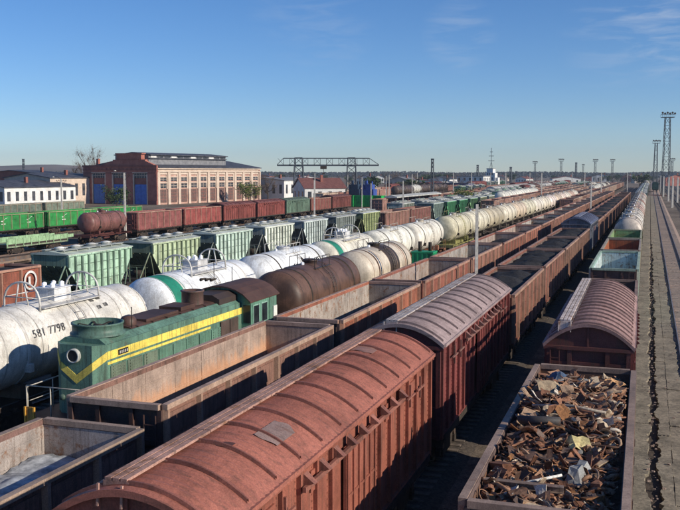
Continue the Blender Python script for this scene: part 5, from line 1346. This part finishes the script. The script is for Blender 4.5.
post(453, 320, 9.4, 'tee', 'far tee post right of the tall dark mast', thick=.2)
for i, (x, y) in enumerate(((6.6, 205), (6.0, 262), (8.3, 300), (6.0, 318), (5.2, 375), (4.8, 440), (9.5, 420), (9.8, 520))):
    post(0, y, 8.0, 'none', '%s pale concrete post of the line right of the rails' % ORD[i], X=x, thick=.3)
for i, (x, y) in enumerate(((-62, 330), (-45, 300), (-30, 270), (-52, 420), (-75, 450), (-25, 380), (-38, 480), (-95, 380), (-110, 330), (-14.6, 300), (-9.3, 420))):
    post(0, y, 9.5, 'tee', 'distant tee topped post between far wagons, '+where(x, y), X=x, thick=.2)['group'] = 'distant posts among the far wagons'
def mast(u, Y, ytop, label, H=None, **k):
    d = Y*math.cos(math.radians(18.93))-pos(u, Y)*math.sin(math.radians(18.93))
    H = 9.7+(172-ytop)*d/900.0
    return instance(('mast', round(H, 1), tuple(k.items())), make_mast(H, **k), (pos(u, Y), Y, 0), .2, {}, label, 'floodlight mast', 'floodlight masts')
mast(664.5, 400, 112.5, 'tallest lattice floodlight mast at the right edge', W0=3.0, W1=1.9, pw=4.9, bw=.20)
mast(654, 640, 140, 'second tallest floodlight mast just left of the tallest one', W0=2.6, W1=1.5, pw=4.4, bw=.24)
mast(670.5, 800, 158, 'small floodlight mast just right of the tallest one', W0=1.6, W1=1.2, pw=3.6, bw=.2)
mast(594, 800, 159, 'small distant floodlight mast, third from the right group', W0=1.6, W1=1.2, pw=3.8, bw=.2)
mast(611, 860, 159, 'small distant floodlight mast nearest the right pair', W0=1.6, W1=1.2, pw=3.8, bw=.2)
mast(560, 780, 158.5, 'small distant floodlight mast, second left of the right group', W0=1.6, W1=1.2, pw=3.8, bw=.2)
mast(534, 840, 161, 'leftmost small distant floodlight mast', W0=1.6, W1=1.2, pw=3.8, bw=.2)
mast(582, 1100, 164, 'tiny slim mast between two distant floodlight masts', W0=1.6, W1=1.2, pw=2.6, bw=.2)
def chimney(u, Y, ytop, r, label, mat=MLM, cat='mast', name='dark_mast'):
    d = Y*math.cos(math.radians(18.93))-pos(u, Y)*math.sin(math.radians(18.93)); H = 9.7+(172-ytop)*d/900.0
    root = empty(name, (pos(u, Y), Y, 0)); tag(root, label, cat)
    mb = MB(); lattice(mb, r*2.4, r*1.6, 0, H, int(H/1.6), r*.5); part(mb, 'lattice_tower', mat, root)
    mb = MB(); mb.box(-r*1.3, r*1.3, -r, r, H, H+r*1.2); part(mb, 'top_box', mat, root)
chimney(432, 300, 160, .38, 'tall thin dark mast in the middle of the horizon')
chimney(477, 520, 166, .5, 'short dark mast left of the white tower')
chimney(25, 420, 160, .45, 'thin dark mast above the sheds at the far left')
chimney(510, 700, 168, .7, 'small dark mast right of the white tower')
chimney(575, 900, 163.5, .8, 'small dark mast beyond the coal trains')

# ------------------------------------------------------------------ vegetation
MLF = {}
def leafmat(name, c1, c2):
    m, t, b = new_mat(name); g_ = nd(t, 'ShaderNodeNewGeometry')
    t.links.new(ramp(t, g_.outputs['Random Per Island'], [(0, c1), (1, c2)]), b.inputs['Base Color']); b.inputs['Roughness'].default_value = .8
    b.inputs['Specular IOR Level'].default_value = .15
    return m
LG = leafmat('spring_leaves', (.09, .12, .03), (.20, .22, .06)); LD = leafmat('dark_leaves', (.03, .05, .02), (.07, .10, .04)); LB = leafmat('bare_twigs', (.07, .05, .04), (.15, .11, .085)); LO = leafmat('ochre_twigs', (.16, .09, .045), (.28, .16, .08))
def tree_parts(root, H, Rr, leaf, n, seed, leafs=.35, trunk=True):
    rnd = random.Random(seed); mb = MB()
    mb.tube([(0, 0, 0), (.05, 0, H*.25), (0, .1, H*.5), (.1, 0, H*.8)], [H*.03, H*.022, H*.015, H*.005], 7)
    tips = []
    for i in range(9):
        a = rnd.uniform(0, 2*PI); z0 = H*rnd.uniform(.2, .55); L = Rr*rnd.uniform(.6, 1.0); tip = (L*math.cos(a), L*math.sin(a), z0+H*rnd.uniform(.15, .4))
        mid = (tip[0]*.5, tip[1]*.5, z0+(tip[2]-z0)*.35); mb.tube([(0, 0, z0), mid, tip], [H*.012, H*.008, H*.003], 5); tips += [tip, mid]
        for q in range(3):
            b = rnd.uniform(0, 2*PI); t2 = (tip[0]+Rr*.3*math.cos(b), tip[1]+Rr*.3*math.sin(b), tip[2]+H*rnd.uniform(-.02, .15)); mb.tube([mid, t2], [H*.005, H*.002], 4); tips.append(t2)
    part(mb, 'trunk', MBARK, root)
    tips.append((0, 0, H*.85)); mb = MB()
    for i in range(n):
        c = Vector(rnd.choice(tips)); p = c+Vector((rnd.gauss(0, Rr*.2), rnd.gauss(0, Rr*.2), rnd.gauss(0, H*.07))); s = leafs*rnd.uniform(.5, 1.2)
        if p.z < H*.12: continue
        if leaf in (LB, LO):
            q = c+(p-c)*rnd.uniform(.4, 1.1); w_ = Vector((.02, .02, 0))*H*.12; mb.add([c-w_, c+w_, q], [(0,1,2)]); q2 = q+Vector((rnd.gauss(0, .35), rnd.gauss(0, .35), rnd.uniform(.1, .6)))*H*.08; mb.add([q-w_*.7, q+w_*.7, q2], [(0,1,2)]); continue
        R = Matrix.Rotation(rnd.uniform(0, 6.28), 3, 'Z') @ Matrix.Rotation(rnd.uniform(0, 3.1), 3, 'X')
        mb.add([p+R@Vector((-s, 0, 0)), p+R@Vector((0, -s*.6, .1*s)), p+R@Vector((s, 0, 0)), p+R@Vector((0, s*.6, -.1*s))], [(0,1,2,3)])
    part(mb, 'crown', leaf, root)
def make_tree(H, Rr, leaf, n, seed, leafs):
    def mk(): r = empty('tree'); tree_parts(r, H, Rr, leaf, n, seed, leafs); return r
    return mk
def tree(key, loc, s, label, group=None, name=None, cat='tree'):
    o = instance(('tree', key), TREES[key], loc, random.uniform(0, 6), {}, label, cat, group); o.scale = (s, s, s); return o
TREES = {'green': make_tree(8, 3.4, LG, 2600, 1, .24), 'bush': make_tree(5.5, 3.2, LD, 2200, 2, .24), 'bare': make_tree(10, 4.2, LB, 1700, 3, .13),
         'ochre': make_tree(7, 3.2, LO, 1500, 4, .25), 'far': make_tree(8, 3.6, LB, 700, 5, .55), 'fard': make_tree(7, 3.8, LD, 700, 6, .6), 'faro': make_tree(6.5, 3.4, LO, 600, 7, .55)}
tree('green', (pos(249, 248), 248, 0), .85, 'yellow green spring tree before the far end of the depot side')
tree('bush', (pos(117, 205), 205, 0), 1.0, 'dark green bushy tree in front of the middle blue door')
tree('bare', (pos(94, 262), 262, 0), 1.65, 'bare fine twigged tree rising behind the depot front corner')
tree('ochre', (pos(339, 300), 300, 0), 1.2, 'orange brown tree right of the house with red brown roof')
tree('green', (pos(467, 210), 210, 0), .75, 'yellow green small tree by the far green hoppers')
tree('green', (pos(402, 380), 380, 0), .7, 'small yellow green tree left of the tall dark mast')
tree('bare', (pos(268, 285), 285, 0), .8, 'bare tree beside the white building right of the depot')
rnd = random.Random(4)
for i in range(150):
    k = rnd.choice(('far', 'far', 'fard', 'faro', 'far')); Y = rnd.uniform(330, 1100); X = rnd.uniform(-1.05*Y*.72-20, -78 if Y < 580 else 40)
    tree(k, (X, Y, 0), rnd.uniform(.6, 1.15), {'far': 'distant leafless brownish tree, ', 'fard': 'distant dark green tree, ', 'faro': 'distant ochre tree, '}[k]+where(X, Y), 'distant %s trees beyond the yard' % {'far': 'brown', 'fard': 'dark green', 'faro': 'ochre'}[k])
walls = [MWT, MCR, MBR, MWT, MBD]; roofs = [MRF, MRR, MRG]
wn = ['white', 'cream', 'red brick', 'white', 'dark brick']; rn = ['black', 'red brown', 'grey']
for i in range(34):
    Y = rnd.uniform(420, 1000); X = rnd.uniform(-.8*Y, -85 if Y < 600 else 30); a = rnd.randrange(5); b = rnd.randrange(3)
    o = house((X, Y, 0), rnd.uniform(8, 22), rnd.uniform(8, 14), rnd.uniform(3, 6), walls[a], roofs[b], 'distant house with %s walls and %s roof, %s' % (wn[a], rn[b], where(X, Y)), rnd.uniform(-.6, .6), 4, 3, rnd.uniform(1, 2.4)); o['group'] = 'distant %s houses with %s roofs' % (wn[a], rn[b])
# far wood along the horizon, and the hill on the left
mb = MB(); rnd = random.Random(8)
for i in range(26000):
    a = rnd.uniform(-.95, .28); r = rnd.uniform(1500, 2600); X = r*math.sin(a)*1.1; Y = r*math.cos(a); hh = rnd.random()**1.5*(9+3*noise.noise(Vector((a*14, 0, 0)))); s = rnd.uniform(1.5, 3.5)
    c = Vector((X, Y, hh)); R = Matrix.Rotation(rnd.uniform(0, 6.28), 3, 'Z') @ Matrix.Rotation(rnd.uniform(.3, 1.4), 3, 'X')
    p = [c+R@Vector((s*q[0], s*q[1]*.7, s*q[2])) for q in ((-1,0,0),(0,-1,.2),(1,0,0),(0,1,-.2),(0,0,.9))]
    mb.add(p, [(0,1,4),(1,2,4),(2,3,4),(3,0,4),(0,3,2,1)])
LW = leafmat('far_wood', (.035, .04, .04), (.05, .052, .05))
tag(mb.build('far_wood', LW), 'dark low wood stretching all along the horizon', 'wood', kind='stuff')
mb = MB()
mb.sheet([-2600+i*60 for i in range(36)], [1300, 1500, 1700, 1900, 2100, 2300], lambda x, y: max(-1, 29*math.exp(-((x+1520)/420.0)**2)*math.exp(-((y-1850)/300.0)**2)+6*noise.noise(Vector((x*.006, y*.006, 2)))*math.exp(-((y-1850)/300.0)**2)-1.5))
tag(mb.build('hill', simple('bare_hill', (.10, .075, .055), col2=(.20, .15, .11), scale=.01, rough=1, bmp=0)), kind='structure')

# ------------------------------------------------------------------ air
mb = MB(); mb.box(-2700, 900, -60, 2750, -1.0, 75)
hz = mb.build('haze', [])
hm = bpy.data.materials.new('haze_air'); hm.use_nodes = True; ht = hm.node_tree; ht.nodes.clear()
ho = nd(ht, 'ShaderNodeOutputMaterial'); hv = nd(ht, 'ShaderNodeVolumePrincipled'); hv.inputs['Density'].default_value = 0.00014; hv.inputs['Color'].default_value = (.74, .86, 1.0, 1); hv.inputs['Anisotropy'].default_value = .2
ht.links.new(hv.outputs[0], ho.inputs['Volume']); hz.data.materials.append(hm)
tag(hz, 'thin pale daylight haze over the yard', 'haze', kind='stuff')
